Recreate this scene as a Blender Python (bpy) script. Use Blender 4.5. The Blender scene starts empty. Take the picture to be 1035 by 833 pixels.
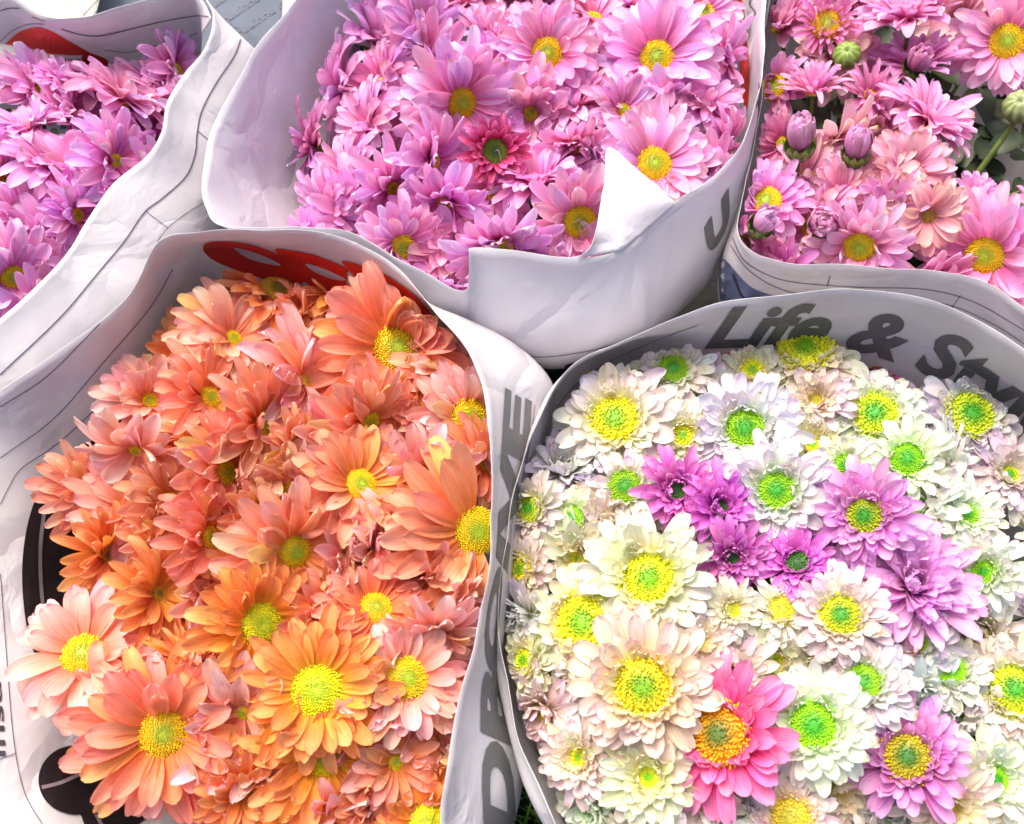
import bpy, bmesh, math, random
import numpy as np
from mathutils import Vector, Matrix, noise
from mathutils.bvhtree import BVHTree

random.seed(11)
RNG = np.random.RandomState(7)
S = bpy.context.scene
COL = S.collection
W0, H0 = 1035.0, 833.0
Z0 = 0.40                      # height of the flower tops above the ground
TILT = math.radians(28)
DIST = 0.60
F = 1016.0

# ------------------------------------------------------------------ camera
cam_d = bpy.data.cameras.new('camera')
cam = bpy.data.objects.new('camera', cam_d); COL.objects.link(cam)
cam.location = (0, -DIST*math.sin(TILT), Z0+DIST*math.cos(TILT))
cam.rotation_euler = (TILT, 0, 0)
cam_d.sensor_width = 36; cam_d.sensor_fit = 'HORIZONTAL'
cam_d.lens = 36*F/W0
cam_d.clip_start = 0.01; cam_d.clip_end = 500
cam_d.dof.use_dof = True
cam_d.dof.focus_distance = 0.60
cam_d.dof.aperture_fstop = 13
S.camera = cam
CAM = Vector(cam.location)
RIGHT = Vector((1, 0, 0)); UP = Vector((0, math.cos(TILT), math.sin(TILT)))
FWD = Vector((0, math.sin(TILT), -math.cos(TILT)))

def raydir(px, py):
    return (FWD + RIGHT*((px-W0/2)/F) - UP*((py-H0/2)/F)).normalized()

def at(px, py, dz):
    d = raydir(px, py)
    return CAM + d*((Z0+dz-CAM.z)/d.z)

# ------------------------------------------------------------------ helpers
def tag(o, label=None, cat=None, group=None, kind=None):
    if label: o['label'] = label
    if cat: o['category'] = cat
    if group: o['group'] = group
    if kind: o['kind'] = kind
    return o

def empty(name, loc):
    o = bpy.data.objects.new(name, None); COL.objects.link(o)
    o.location = loc; o.empty_display_size = 0.01
    return o

def mesh_obj(name, verts, faces, mat, parent=None, smooth=True, cols=None, uvs=None, origin=None):
    me = bpy.data.meshes.new(name)
    verts = np.asarray(verts, dtype=np.float64)
    if origin is not None: verts = verts - np.array(origin)
    me.from_pydata(verts.tolist(), [], faces if isinstance(faces, list) else faces.tolist())
    if smooth: me.polygons.foreach_set('use_smooth', [True]*len(me.polygons))
    if cols is not None:
        a = me.color_attributes.new('tint', 'FLOAT_COLOR', 'POINT')
        c = np.ones((len(verts), 4)); c[:, :3] = cols
        a.data.foreach_set('color', c.ravel())
    if uvs is not None:
        uvl = me.uv_layers.new(name='UVMap')
        li = np.empty(len(me.loops), dtype=np.int64); me.loops.foreach_get('vertex_index', li)
        uvl.data.foreach_set('uv', np.asarray(uvs)[li].ravel())
    me.materials.append(mat); me.update()
    o = bpy.data.objects.new(name, me); COL.objects.link(o)
    if parent is not None: o.parent = parent
    if origin is not None and parent is None: o.location = origin
    return o

# ------------------------------------------------------------------ materials
def newmat(name):
    m = bpy.data.materials.new(name); m.use_nodes = True
    nt = m.node_tree; nt.nodes.clear()
    out = nt.nodes.new('ShaderNodeOutputMaterial')
    return m, nt, out

def N(nt, t, **kw):
    n = nt.nodes.new(t)
    for k, v in kw.items(): setattr(n, k, v)
    return n

def petal_mat():
    m, nt, out = newmat('petal_tissue'); L = nt.links.new
    at_ = N(nt, 'ShaderNodeAttribute', attribute_name='tint')
    uv = N(nt, 'ShaderNodeUVMap', uv_map='UVMap')
    mp = N(nt, 'ShaderNodeMapping'); mp.inputs['Scale'].default_value = (1.2, 20, 1)
    L(uv.outputs[0], mp.inputs[0])
    ns = N(nt, 'ShaderNodeTexNoise'); ns.inputs['Scale'].default_value = 1.0; ns.inputs['Detail'].default_value = 3
    L(mp.outputs[0], ns.inputs['Vector'])
    mr = N(nt, 'ShaderNodeMapRange'); mr.inputs[1].default_value = .3; mr.inputs[2].default_value = .7
    mr.inputs[3].default_value = .70; mr.inputs[4].default_value = 1.15
    L(ns.outputs[0], mr.inputs[0])
    geo = N(nt, 'ShaderNodeNewGeometry')
    n2 = N(nt, 'ShaderNodeTexNoise'); n2.inputs['Scale'].default_value = 170; n2.inputs['Detail'].default_value = 2
    L(geo.outputs['Position'], n2.inputs['Vector'])
    mr2 = N(nt, 'ShaderNodeMapRange'); mr2.inputs[1].default_value = .3; mr2.inputs[2].default_value = .7
    mr2.inputs[3].default_value = .92; mr2.inputs[4].default_value = 1.06
    L(n2.outputs[0], mr2.inputs[0])
    mu = N(nt, 'ShaderNodeMath', operation='MULTIPLY'); L(mr.outputs[0], mu.inputs[0]); L(mr2.outputs[0], mu.inputs[1])
    g = N(nt, 'ShaderNodeGamma'); L(at_.outputs['Color'], g.inputs[0])
    dv = N(nt, 'ShaderNodeMath', operation='DIVIDE'); dv.inputs[0].default_value = 1.0; L(mu.outputs[0], dv.inputs[1])
    L(dv.outputs[0], g.inputs[1])
    bp = N(nt, 'ShaderNodeBump'); bp.inputs['Strength'].default_value = .45; bp.inputs['Distance'].default_value = .0011
    L(ns.outputs[0], bp.inputs['Height'])
    pr = N(nt, 'ShaderNodeBsdfPrincipled'); pr.inputs['Roughness'].default_value = .48
    pr.inputs['Specular IOR Level'].default_value = .35
    pr.inputs['Sheen Weight'].default_value = .08
    L(g.outputs[0], pr.inputs['Base Color']); L(bp.outputs[0], pr.inputs['Normal'])
    tr = N(nt, 'ShaderNodeBsdfTranslucent'); L(g.outputs[0], tr.inputs[0])
    mx = N(nt, 'ShaderNodeMixShader'); mx.inputs[0].default_value = .36
    L(pr.outputs[0], mx.inputs[1]); L(tr.outputs[0], mx.inputs[2]); L(mx.outputs[0], out.inputs[0])
    return m

def tint_mat(name, rough=.6, transl=0.0, nscale=300, namp=.15):
    m, nt, out = newmat(name); L = nt.links.new
    at_ = N(nt, 'ShaderNodeAttribute', attribute_name='tint')
    geo = N(nt, 'ShaderNodeNewGeometry')
    n2 = N(nt, 'ShaderNodeTexNoise'); n2.inputs['Scale'].default_value = nscale
    L(geo.outputs['Position'], n2.inputs['Vector'])
    mr = N(nt, 'ShaderNodeMapRange'); mr.inputs[1].default_value = .3; mr.inputs[2].default_value = .7
    mr.inputs[3].default_value = 1-namp; mr.inputs[4].default_value = 1+namp
    L(n2.outputs[0], mr.inputs[0])
    vm = N(nt, 'ShaderNodeVectorMath', operation='SCALE'); L(at_.outputs['Color'], vm.inputs[0]); L(mr.outputs[0], vm.inputs['Scale'])
    pr = N(nt, 'ShaderNodeBsdfPrincipled'); pr.inputs['Roughness'].default_value = rough
    L(vm.outputs[0], pr.inputs['Base Color'])
    if transl:
        tr = N(nt, 'ShaderNodeBsdfTranslucent'); L(vm.outputs[0], tr.inputs[0])
        mx = N(nt, 'ShaderNodeMixShader'); mx.inputs[0].default_value = transl
        L(pr.outputs[0], mx.inputs[1]); L(tr.outputs[0], mx.inputs[2]); L(mx.outputs[0], out.inputs[0])
    else: L(pr.outputs[0], out.inputs[0])
    return m

def flat_mat(name, color, rough=.6, namp=.1, nscale=60, transl=0, bump=0.0, spec=.5, stain=None, bscale=25):
    m, nt, out = newmat(name); L = nt.links.new
    geo = N(nt, 'ShaderNodeNewGeometry')
    n2 = N(nt, 'ShaderNodeTexNoise'); n2.inputs['Scale'].default_value = nscale; n2.inputs['Detail'].default_value = 5
    L(geo.outputs['Position'], n2.inputs['Vector'])
    mr = N(nt, 'ShaderNodeMapRange'); mr.inputs[1].default_value = .3; mr.inputs[2].default_value = .7
    mr.inputs[3].default_value = 1-namp; mr.inputs[4].default_value = 1+namp
    L(n2.outputs[0], mr.inputs[0])
    vm = N(nt, 'ShaderNodeVectorMath', operation='SCALE'); vm.inputs[0].default_value = color; L(mr.outputs[0], vm.inputs['Scale'])
    csock = vm.outputs[0]
    if stain:
        n3 = N(nt, 'ShaderNodeTexNoise'); n3.inputs['Scale'].default_value = 14; n3.inputs['Detail'].default_value = 3
        L(geo.outputs['Position'], n3.inputs['Vector'])
        r3 = N(nt, 'ShaderNodeMapRange'); r3.inputs[1].default_value = .42; r3.inputs[2].default_value = .72
        L(n3.outputs[0], r3.inputs[0])
        mc = N(nt, 'ShaderNodeMix', data_type='RGBA'); L(r3.outputs[0], mc.inputs[0]); L(csock, mc.inputs[6])
        mc.inputs[7].default_value = (*stain, 1); csock = mc.outputs[2]
    pr = N(nt, 'ShaderNodeBsdfPrincipled'); pr.inputs['Roughness'].default_value = rough
    pr.inputs['Specular IOR Level'].default_value = spec
    L(csock, pr.inputs['Base Color'])
    if bump:
        n4 = N(nt, 'ShaderNodeTexNoise'); n4.inputs['Scale'].default_value = bscale; n4.inputs['Detail'].default_value = 4
        n4.inputs['Distortion'].default_value = .6
        L(geo.outputs['Position'], n4.inputs['Vector'])
        bp = N(nt, 'ShaderNodeBump'); bp.inputs['Strength'].default_value = 1; bp.inputs['Distance'].default_value = bump
        if name.startswith('newsprint'):
            ad = N(nt, 'ShaderNodeVectorMath', operation='MULTIPLY_ADD'); ad.inputs[1].default_value = (.03, .03, .03)
            L(n4.outputs['Color'], ad.inputs[0]); L(geo.outputs['Position'], ad.inputs[2])
            vo = N(nt, 'ShaderNodeTexVoronoi', feature='DISTANCE_TO_EDGE'); vo.inputs['Scale'].default_value = 9
            L(ad.outputs[0], vo.inputs['Vector'])
            cl = N(nt, 'ShaderNodeMath', operation='MINIMUM'); L(vo.outputs['Distance'], cl.inputs[0]); cl.inputs[1].default_value = .09
            b2 = N(nt, 'ShaderNodeBump'); b2.inputs['Strength'].default_value = .7; b2.inputs['Distance'].default_value = .020
            L(cl.outputs[0], b2.inputs['Height']); L(b2.outputs[0], bp.inputs['Normal'])
        L(n4.outputs[0], bp.inputs['Height']); L(bp.outputs[0], pr.inputs['Normal'])
    if transl:
        tr = N(nt, 'ShaderNodeBsdfTranslucent'); L(csock, tr.inputs[0])
        mx = N(nt, 'ShaderNodeMixShader'); mx.inputs[0].default_value = transl
        L(pr.outputs[0], mx.inputs[1]); L(tr.outputs[0], mx.inputs[2]); L(mx.outputs[0], out.inputs[0])
    else: L(pr.outputs[0], out.inputs[0])
    return m

M_PETAL = petal_mat()
M_DISC = tint_mat('disc_florets', .55, .15, 900, .18)
M_GREEN = tint_mat('green_tissue', .5, .12, 200, .22)
M_PAPER = flat_mat('newsprint_white', (.66, .65, .67), .62, .04, 40, .22, .0018, .3, stain=(.62, .58, .63))
M_PAPER2 = flat_mat('newsprint_plain', (.71, .695, .735), .55, .03, 40, .22, .0016, .3)
M_BLUE = flat_mat('newsprint_blue_grey', (.115, .14, .19), .7, .08, 50, .1, .0012, .3)
M_BEIGE = flat_mat('newsprint_beige', (.50, .50, .46), .7, .05, 50, .1, .0008, .3)
M_INK = flat_mat('ink_black', (.035, .03, .045), .6, .1, 200)
M_LINE = flat_mat('ink_rule', (.10, .07, .12), .6, .1, 200)
M_GREY = flat_mat('ink_grey', (.125, .125, .125), .6, .08, 300)
M_FAINT = flat_mat('ink_faint', (.06, .075, .11), .6, .1, 300)
M_RED = flat_mat('ink_red', (.62, .022, .012), .5, .12, 60)
M_NAVY = flat_mat('ink_navy', (.035, .04, .10), .5, .5, 45)

# ------------------------------------------------------------------ paper surfaces
def catmull(P, n, closed):
    """P: (k, d) control points -> dense samples, n per span"""
    k = len(P); out = []
    spans = k if closed else k-1
    for i in range(spans):
        if closed: a, b, c, d = P[(i-1) % k], P[i], P[(i+1) % k], P[(i+2) % k]
        else:
            b, c = P[i], P[i+1]
            a = P[i-1] if i > 0 else 2*b-c
            d = P[i+2] if i+2 < k else 2*c-b
        for j in range(n):
            t = j/n
            out.append(.5*((2*b)+(-a+c)*t+(2*a-5*b+4*c-d)*t*t+(-a+3*b-3*c+d)*t**3))
    if not closed: out.append(P[-1])
    return np.array(out)

def loft(rows, nu, nv, closed, wr=.0007, seed=0):
    """rows: list of (k,3) control rows -> grid array (V,U,3)"""
    R = np.array([catmull(np.array(r), nu, closed) for r in rows])        # rows x U x 3
    U = R.shape[1]
    G = np.array([catmull(R[:, u], nv, False) for u in range(U)])         # U x V x 3
    G = G.transpose(1, 0, 2).copy()
    Vn = G.shape[0]
    if wr:
        du = np.roll(G, -1, 1)-np.roll(G, 1, 1); 
        if not closed: du[:, 0] = G[:, 1]-G[:, 0]; du[:, -1] = G[:, -1]-G[:, -2]
        dv = np.gradient(G, axis=0)
        nn = np.cross(du, dv); nn /= np.linalg.norm(nn, axis=2, keepdims=True)+1e-9
        for v in range(Vn):
            for u in range(U):
                p = Vector(G[v, u])*16 + Vector((seed*7.1, 0, 0))
                q = Vector(G[v, u])*45 + Vector((0, seed*3.3, 0))
                G[v, u] += nn[v, u]*(noise.noise(p)*wr*3.2 + noise.noise(q)*wr + (abs(noise.noise(Vector(G[v, u])*19+Vector((9, 2, seed))))-.25)*wr*2.6)
    return G

def grid_faces(V, U, closed, off=0):
    f = []
    for v in range(V-1):
        for u in range(U if closed else U-1):
            u2 = (u+1) % U
            f.append((off+v*U+u, off+v*U+u2, off+(v+1)*U+u2, off+(v+1)*U+u))
    return f

class Paper:
    def __init__(self, grids, root, name='paper_sheet', mat=None, thick=.00025):
        verts = []; faces = []
        for G, closed in grids:
            V, U = G.shape[:2]
            faces += grid_faces(V, U, closed, len(verts)); verts += G.reshape(-1, 3).tolist()
        self.bvh = BVHTree.FromPolygons([Vector(v) for v in verts], faces)
        self.root = root
        base = root.location if root is not None else Vector((0, 0, 0))
        o = mesh_obj(name, verts, faces, mat or M_PAPER, root, origin=tuple(base) if root is not None else None)
        md = o.modifiers.new('thickness', 'SOLIDIFY'); md.thickness = thick; md.offset = 0
        self.obj = o
    def hit(self, px, py, lift=.0006):
        d = raydir(px, py)
        loc, nrm, idx, dist = self.bvh.ray_cast(CAM, d)
        if loc is None: return None
        n = nrm if nrm.dot(d) < 0 else -nrm
        return loc + n*lift

    def line(self, pts, width=.0005, mat=None, name='printed_line', lift=.0006):
        P = catmull(np.array(pts, float), 14, False)
        V = []; F_ = []; prev = False
        for i, p in enumerate(P):
            a = P[max(i-1, 0)]; b = P[min(i+1, len(P)-1)]
            t = b-a; t /= np.linalg.norm(t)+1e-9; n = np.array((-t[1], t[0]))*width*F/.6/2
            h1 = self.hit(*(p+n), lift=lift); h2 = self.hit(*(p-n), lift=lift)
            if h1 is None or h2 is None: prev = False; continue
            V += [h1, h2]
            k = len(V)
            if prev and (V[-2]-V[-4]).length < .02: F_.append((k-4, k-3, k-1, k-2))
            prev = True
        if not F_: return
        return mesh_obj(name, [tuple(v) for v in V], F_, mat or M_LINE, self.root, origin=tuple(self.root.location))

    def patch(self, poly, mat, name, lift=.0006, step=7):
        """fill a closed outline lying on the sheet"""
        P = catmull(np.array(poly, float), 6, True)
        bm = bmesh.new()
        vs = [bm.verts.new((p[0], p[1], 0)) for p in P]
        bm.faces.new(vs); bmesh.ops.triangulate(bm, faces=bm.faces[:])
        return self._project(bm, lambda x, y: (x, y), mat, name, lift, step)

    def text(self, body, base, top, mat, name='printed_lettering', lift=.0007, bold=.03, shear=.0, step=6, space=1.0):
        cu = bpy.data.curves.new('t', 'FONT'); cu.body = body; cu.offset = bold; cu.shear = shear; cu.resolution_u = 4
        cu.space_character = space
        ob = bpy.data.objects.new('t', cu); COL.objects.link(ob)
        dg = bpy.context.evaluated_depsgraph_get(); dg.update()
        me = bpy.data.meshes.new_from_object(ob.evaluated_get(dg))
        bpy.data.objects.remove(ob); bpy.data.curves.remove(cu)
        bm = bmesh.new(); bm.from_mesh(me); bpy.data.meshes.remove(me)
        xs = [v.co.x for v in bm.verts]; x0, x1 = min(xs), max(xs)
        y0, y1 = 0.0, .72
        B = catmull(np.array(base, float), 20, False); T = catmull(np.array(top, float), 20, False)
        def samp(C, s):
            s = min(max(s, 0), 1)*(len(C)-1); i = min(int(s), len(C)-2); return C[i]+(C[i+1]-C[i])*(s-i)
        def arc(C):
            d = np.r_[0, np.cumsum(np.linalg.norm(np.diff(C, axis=0), axis=1))]; d /= d[-1]
            q = np.linspace(0, 1, 200); return np.c_[np.interp(q, d, C[:, 0]), np.interp(q, d, C[:, 1])]
        B = arc(B); T = arc(T)
        Lpx = np.linalg.norm(np.diff(B, axis=0), axis=1).sum()
        sc = Lpx/(x1-x0)
        for v in bm.verts: v.co.x = (v.co.x-x0)*sc; v.co.y *= sc
        yh = y1*sc
        def f(x, y):
            s = x/Lpx; b = samp(B, s); t = samp(T, s); q = b+(t-b)*(y/yh); return q[0], q[1]
        return self._project(bm, f, mat, name, lift, step)

    def _project(self, bm, f, mat, name, lift, step):
        for ax in (0, 1):
            cs = [v.co[ax] for v in bm.verts]; a, b = min(cs), max(cs)
            k = a+step
            while k < b:
                no = [0, 0, 0]; no[ax] = 1; co = [0, 0, 0]; co[ax] = k
                bmesh.ops.bisect_plane(bm, geom=bm.verts[:]+bm.edges[:]+bm.faces[:], plane_co=co, plane_no=no)
                k += step
        bad = []
        for v in bm.verts:
            px, py = f(v.co.x, v.co.y); h = self.hit(px, py, lift)
            if h is None: bad.append(v)
            else: v.co = h
        bmesh.ops.delete(bm, geom=bad, context='VERTS')
        lng = [e for e in bm.edges if e.calc_length() > .035]
        if lng: bmesh.ops.delete(bm, geom=lng, context='EDGES')
        me = bpy.data.meshes.new(name)
        for v in bm.verts: v.co -= self.root.location
        bm.to_mesh(me); bm.free(); me.materials.append(mat)
        o = bpy.data.objects.new(name, me); COL.objects.link(o); o.parent = self.root
        return o

def ring_rows(rim, row1, centre, r2=.075, z2=.17, r3=.055, z3=.05, closed=True):
    """adds two rows that draw the sheet in towards the stems"""
    c = Vector(centre); a2 = []; a3 = []
    for p in row1:
        d = Vector((p[0]-c.x, p[1]-c.y)); d.normalize()
        a2.append((c.x+d.x*r2, c.y+d.y*r2, z2)); a3.append((c.x+d.x*r3, c.y+d.y*r3, z3))
    return [rim, row1, a2, a3]

WALLS = {}
def wrap_from(name_key, pairs, centre_px, label, closed=True, mat=None, nu=6, wr=.0011, seed=0, r2=.075, extra=None):
    rim = [tuple(at(*p[0])) for p in pairs]; row1 = [tuple(at(*p[1])) for p in pairs]
    c = at(centre_px[0], centre_px[1], -.03)
    root = empty('newspaper_wrap', (c.x, c.y, .05)); tag(root, label, 'paper wrap', 'newspaper wraps around the bouquets')
    G = loft(ring_rows(rim, row1, (c.x, c.y), r2=r2), nu+4, 14, closed, wr, seed)
    gs = [(G, closed)]
    if extra: gs.append((loft([[tuple(at(*p)) for p in row] for row in extra], 5, 8, False, .0002, 12), False))
    P = Paper(gs, root, mat=mat)
    WALLS[name_key] = (catmull(np.array(rim), 3, closed), catmull(np.array(row1), 3, closed), (c.x, c.y))
    return P

# --- wrap of the orange bouquet (front left)
D_pairs = [
 ((100, 965, -.01), (150, 905, -.045)), ((-60, 930, .00), (105, 850, -.045)), ((-170, 780, .02), (75, 760, -.04)),
 ((-180, 620, .02), (50, 640, -.04)), ((-110, 455, .03), (55, 540, -.04)), ((0, 396, .032), (80, 475, -.038)),
 ((70, 346, .036), (125, 432, -.036)), ((128, 298, .044), (165, 372, -.034)), ((160, 243, .062), (198, 315, -.03)),
 ((205, 233, .060), (228, 290, -.03)), ((280, 234, .056), (292, 305, -.03)), ((345, 243, .052), (358, 325, -.03)),
 ((404, 274, .050), (420, 355, -.03)), ((443, 315, .048), (500, 362, -.03)), ((476, 362, .046), (556, 402, -.035)),
 ((491, 420, .042), (556, 440, -.045)), ((496, 490, .038), (531, 518, -.055)), ((494, 565, .034), (512, 605, -.06)),
 ((481, 645, .030), (508, 690, -.065)), ((462, 725, .026), (524, 768, -.065)), ((450, 800, .022), (514, 832, -.065)),
 ((440, 875, .01), (475, 905, -.06)), ((370, 950, .0), (380, 925, -.06)), ((230, 985, .0), (240, 930, -.05))]
PD = wrap_from('D', D_pairs, (300, 560), 'newspaper wrap with red and grey lettering, splayed open on its left, around the orange flowers', seed=1)

# --- wrap of the white bouquet (front right)
E_pairs = [
 ((600, 905, .0), (640, 880, -.05)), ((562, 835, .004), (564, 830, -.045)), ((527, 750, .006), (530, 747, -.045)),
 ((503, 650, .008), (507, 652, -.045)), ((507, 560, .011), (512, 567, -.045)), ((520, 480, .014), (527, 496, -.045)),
 ((545, 418, .020), (555, 440, -.045)), ((582, 370, .028), (595, 398, -.045)), ((645, 337, .036), (655, 378, -.04)),
 ((722, 306, .052), (735, 385, -.04)), ((800, 296, .058), (803, 385, -.04)), ((870, 295, .06), (865, 392, -.04)),
 ((935, 301, .06), (922, 405, -.04)), ((1000, 330, .06), (975, 430, -.04)), ((1060, 372, .06), (1025, 462, -.04)),
 ((1140, 460, .05), (1090, 520, -.04)), ((1190, 620, .03), (1130, 640, -.05)), ((1160, 800, .01), (1110, 790, -.05)),
 ((1060, 930, .0), (1030, 900, -.05)), ((880, 1000, .0), (870, 960, -.05)), ((710, 970, .0), (720, 935, -.05))]
PE = wrap_from('E', E_pairs, (800, 600), 'newspaper wrap reading Life & Style around the white and mixed flowers', seed=2)

# --- wrap of the middle pink bouquet (back centre)
B_pairs = [
 ((340, -90, .08), (400, -40, .0)), ((305, -12, .06), (372, 25, -.01)), ((264, 38, .056), (350, 80, -.02)),
 ((240, 82, .052), (335, 120, -.025)), ((214, 132, .048), (315, 160, -.03)), ((205, 175, .046), (300, 195, -.03)),
 ((207, 210, .045), (300, 240, -.03)), ((228, 229, .045), (315, 275, -.04)), ((300, 229, .045), (345, 300, -.05)),
 ((348, 235, .045), (385, 310, -.05)), ((400, 262, .043), (425, 330, -.05)), ((440, 280, .043), (455, 345, -.05)), ((466, 291, .042), (480, 345, -.04)), ((471, 285, .044), (484, 350, -.04)),
 ((474, 258, .058), (492, 358, -.035)), ((480, 251, .060), (500, 362, -.035)), ((530, 257, .062), (545, 372, -.035)), ((585, 261, .060), (590, 370, -.035)),
 ((630, 251, .056), (640, 350, -.035)), ((658, 228, .048), (668, 328, -.04)), ((684, 203, .042), (694, 306, -.05)), ((722, 172, .042), (718, 280, -.05)),
 ((752, 130, .045), (735, 238, -.05)), ((768, 78, .050), (740, 180, -.05)), ((776, 22, .055), (735, 110, -.05)),
 ((776, -50, .06), (728, 10, -.05)), ((740, -150, .07), (700, -80, -.03)), ((600, -200, .08), (600, -120, -.03)), ((440, -170, .08), (470, -110, -.02))]
B_extra = True
PB = wrap_from('B', B_pairs, (560, 130), 'plain pale newspaper wrap with an upturned white corner around the middle pink flowers', seed=3, mat=M_PAPER2, extra=[
  [(584, 261, .0605), (608, 257, .0585), (631, 251, .0565), (657, 229, .0485), (683, 204, .0425)],
  [(597, 250, .066), (609, 232, .066), (628, 216, .064), (654, 208, .056), (682, 203, .0435)],
  [(603, 232, .068), (609, 200, .070), (621, 180, .069), (645, 186, .060), (681, 202, .0445)],
  [(604, 228, .067), (611, 185, .071), (615, 149, .073), (645, 172, .062), (681, 201, .0448)]])

# --- wrap of the right pink bouquet (back right)
C_pairs = [
 ((772, 60, .018), (765, 110, -.05)), ((768, 120, .018), (758, 175, -.05)), ((756, 180, .022), (748, 232, -.05)),
 ((745, 228, .030), (732, 288, -.06)), ((762, 256, .03), (738, 325, -.07)), ((805, 268, .03), (780, 345, -.07)),
 ((870, 269, .03), (845, 350, -.07)), ((940, 272, .03), (915, 355, -.07)), ((1000, 288, .03), (968, 375, -.07)),
 ((1060, 318, .03), (1020, 410, -.07)), ((1150, 330, .03), (1100, 400, -.07)), ((1220, 200, .04), (1160, 230, -.06)),
 ((1220, 0, .05), (1150, 40, -.06)), ((1120, -130, .06), (1080, -30, -.05)), ((960, -140, .06), (950, 20, -.06)),
 ((850, -110, .06), (850, 30, -.06)), ((800, -70, .04), (800, 20, -.06)), ((776, 0, .022), (772, 50, -.05))]
PC = wrap_from('C', C_pairs, (930, 110), 'newspaper wrap with ruled columns around the pale pink flowers and buds', seed=4)

# --- wrap of the left lilac bouquet (back left): a near sheet folded outwards and a far sheet
A_near = [  # rim, fold shoulder, foot
 ((206, -1, .050), (262, 58, .018), (300, 110, -.05)), ((215, 18, .050), (262, 84, .012), (290, 140, -.05)), ((208, 48, .048), (250, 120, .008), (275, 170, -.05)),
 ((186, 75, .046), (236, 150, .006), (262, 200, -.05)), ((168, 104, .045), (226, 178, .004), (250, 225, -.05)), ((162, 134, .044), (214, 205, .004), (235, 255, -.05)),
 ((148, 158, .043), (196, 235, .004), (215, 285, -.05)), ((114, 186, .042), (170, 262, .004), (195, 310, -.05)), ((86, 225, .041), (140, 300, .004), (165, 345, -.05)),
 ((70, 252, .040), (105, 335, .004), (130, 380, -.05)), ((45, 281, .040), (70, 372, .003), (90, 415, -.05)), ((0, 322, .038), (25, 410, .002), (40, 450, -.05)),
 ((-70, 375, .035), (-50, 450, .002), (-40, 490, -.05)), ((-150, 400, .03), (-140, 470, .0), (-120, 500, -.05))]
A_far = [((-160, 20, .055), (-150, 110, -.04)), ((-70, -30, .055), (-60, 100, -.04)), ((-15, -22, .055), (-10, 95, -.04)), ((22, -1, .055), (30, 92, -.04)), ((46, 16, .056), (75, 95, -.04)),
 ((80, 18, .056), (110, 95, -.04)), ((112, 11, .056), (140, 92, -.04)), ((150, -1, .055), (165, 85, -.035)), ((188, -14, .052), (190, 75, -.03)), ((206, -1, .050), (200, 70, -.02)), ((215, 18, .049), (200, 80, -.02))]
ca = at(40, 190, -.03)
rootA = empty('newspaper_wrap', (ca.x, ca.y, .05)); tag(rootA, 'newspaper wrap folded outwards in the top left corner around lilac flowers', 'paper wrap', 'newspaper wraps around the bouquets')
nearr = [[tuple(at(*p[i])) for p in A_near] for i in range(3)]
GA1 = loft(nearr, 10, 14, False, .0010, 5)
farr = [[tuple(at(*p[i])) for p in A_far] for i in range(2)]
low = [(ca.x+(Vector(q)-ca).x*.5, ca.y+(Vector(q)-ca).y*.5, .15) for q in farr[1]]
GA2 = loft(farr+[low], 10, 14, False, .0010, 6)
PA = Paper([(GA1, False), (GA2, False)], rootA)
rimA = nearr[0][::-1] + farr[0][::-1]; rowA = [tuple(Vector(p)+Vector((0, 0, -.09))+(ca-Vector(p))*Vector((1,1,0)).length*0 ) for p in nearr[0][::-1]] + farr[1]
rowA = [tuple(Vector((p[0]+(ca.x-p[0])*.18, p[1]+(ca.y-p[1])*.18, p[2]-.09))) for p in nearr[0][::-1]] + farr[1][::-1]
WALLS['A'] = (np.array(rimA), np.array(rowA), (ca.x, ca.y))

# ---- print on the papers: rules
PA.line([(243, 40), (236, 58), (218, 85), (204, 112), (199, 135), (197, 155), (188, 178), (165, 200), (146, 215), (125, 245), (100, 275), (60, 322), (0, 379)], .00085)
PA.line([(200, 133), (212, 143)], .0004); PA.line([(146, 213), (170, 231)], .0004); PA.line([(207, 204), (185, 218), (168, 232), (158, 246)], .0004)
PA.line([(0, 11), (10, 8), (20, 8)], .0006); PA.line([(62, 29), (85, 35), (105, 35), (135, 28), (160, 22), (195, 16), (213, 17)], .0006)
PA.line([(105, 50), (130, 52), (160, 45), (185, 38), (200, 33)], .0004); PA.line([(0, 42), (14, 30), (30, 24), (45, 24)], .0004)
PA.line([(33, 17), (46, 21)], .0004)
PA.patch([(-8, 52), (4, 45), (18, 33), (35, 27), (50, 30), (70, 41), (90, 52), (110, 64), (90, 95), (60, 110), (38, 95), (15, 82), (-8, 68)], M_RED, 'printed_red_panel')
PD.line([(129, 296), (85, 343), (45, 382), (0, 411)], .0005); PD.line([(174, 272), (150, 312), (105, 365), (55, 422), (0, 463)], .0005)
PD.line([(198, 287), (190, 306), (150, 356), (100, 409), (58, 448), (22, 473), (9, 492), (0, 510)], .0005)
PD.line([(0, 580), (6, 660), (13, 745), (24, 800), (44, 836)], .0005); PD.line([(-5, 769), (15, 762)], .0005)
PD.text('insu', [(5, 765), (3, 725), (0, 690)], [(-6, 765), (-8, 725), (-11, 690)], M_INK, bold=.01)
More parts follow.
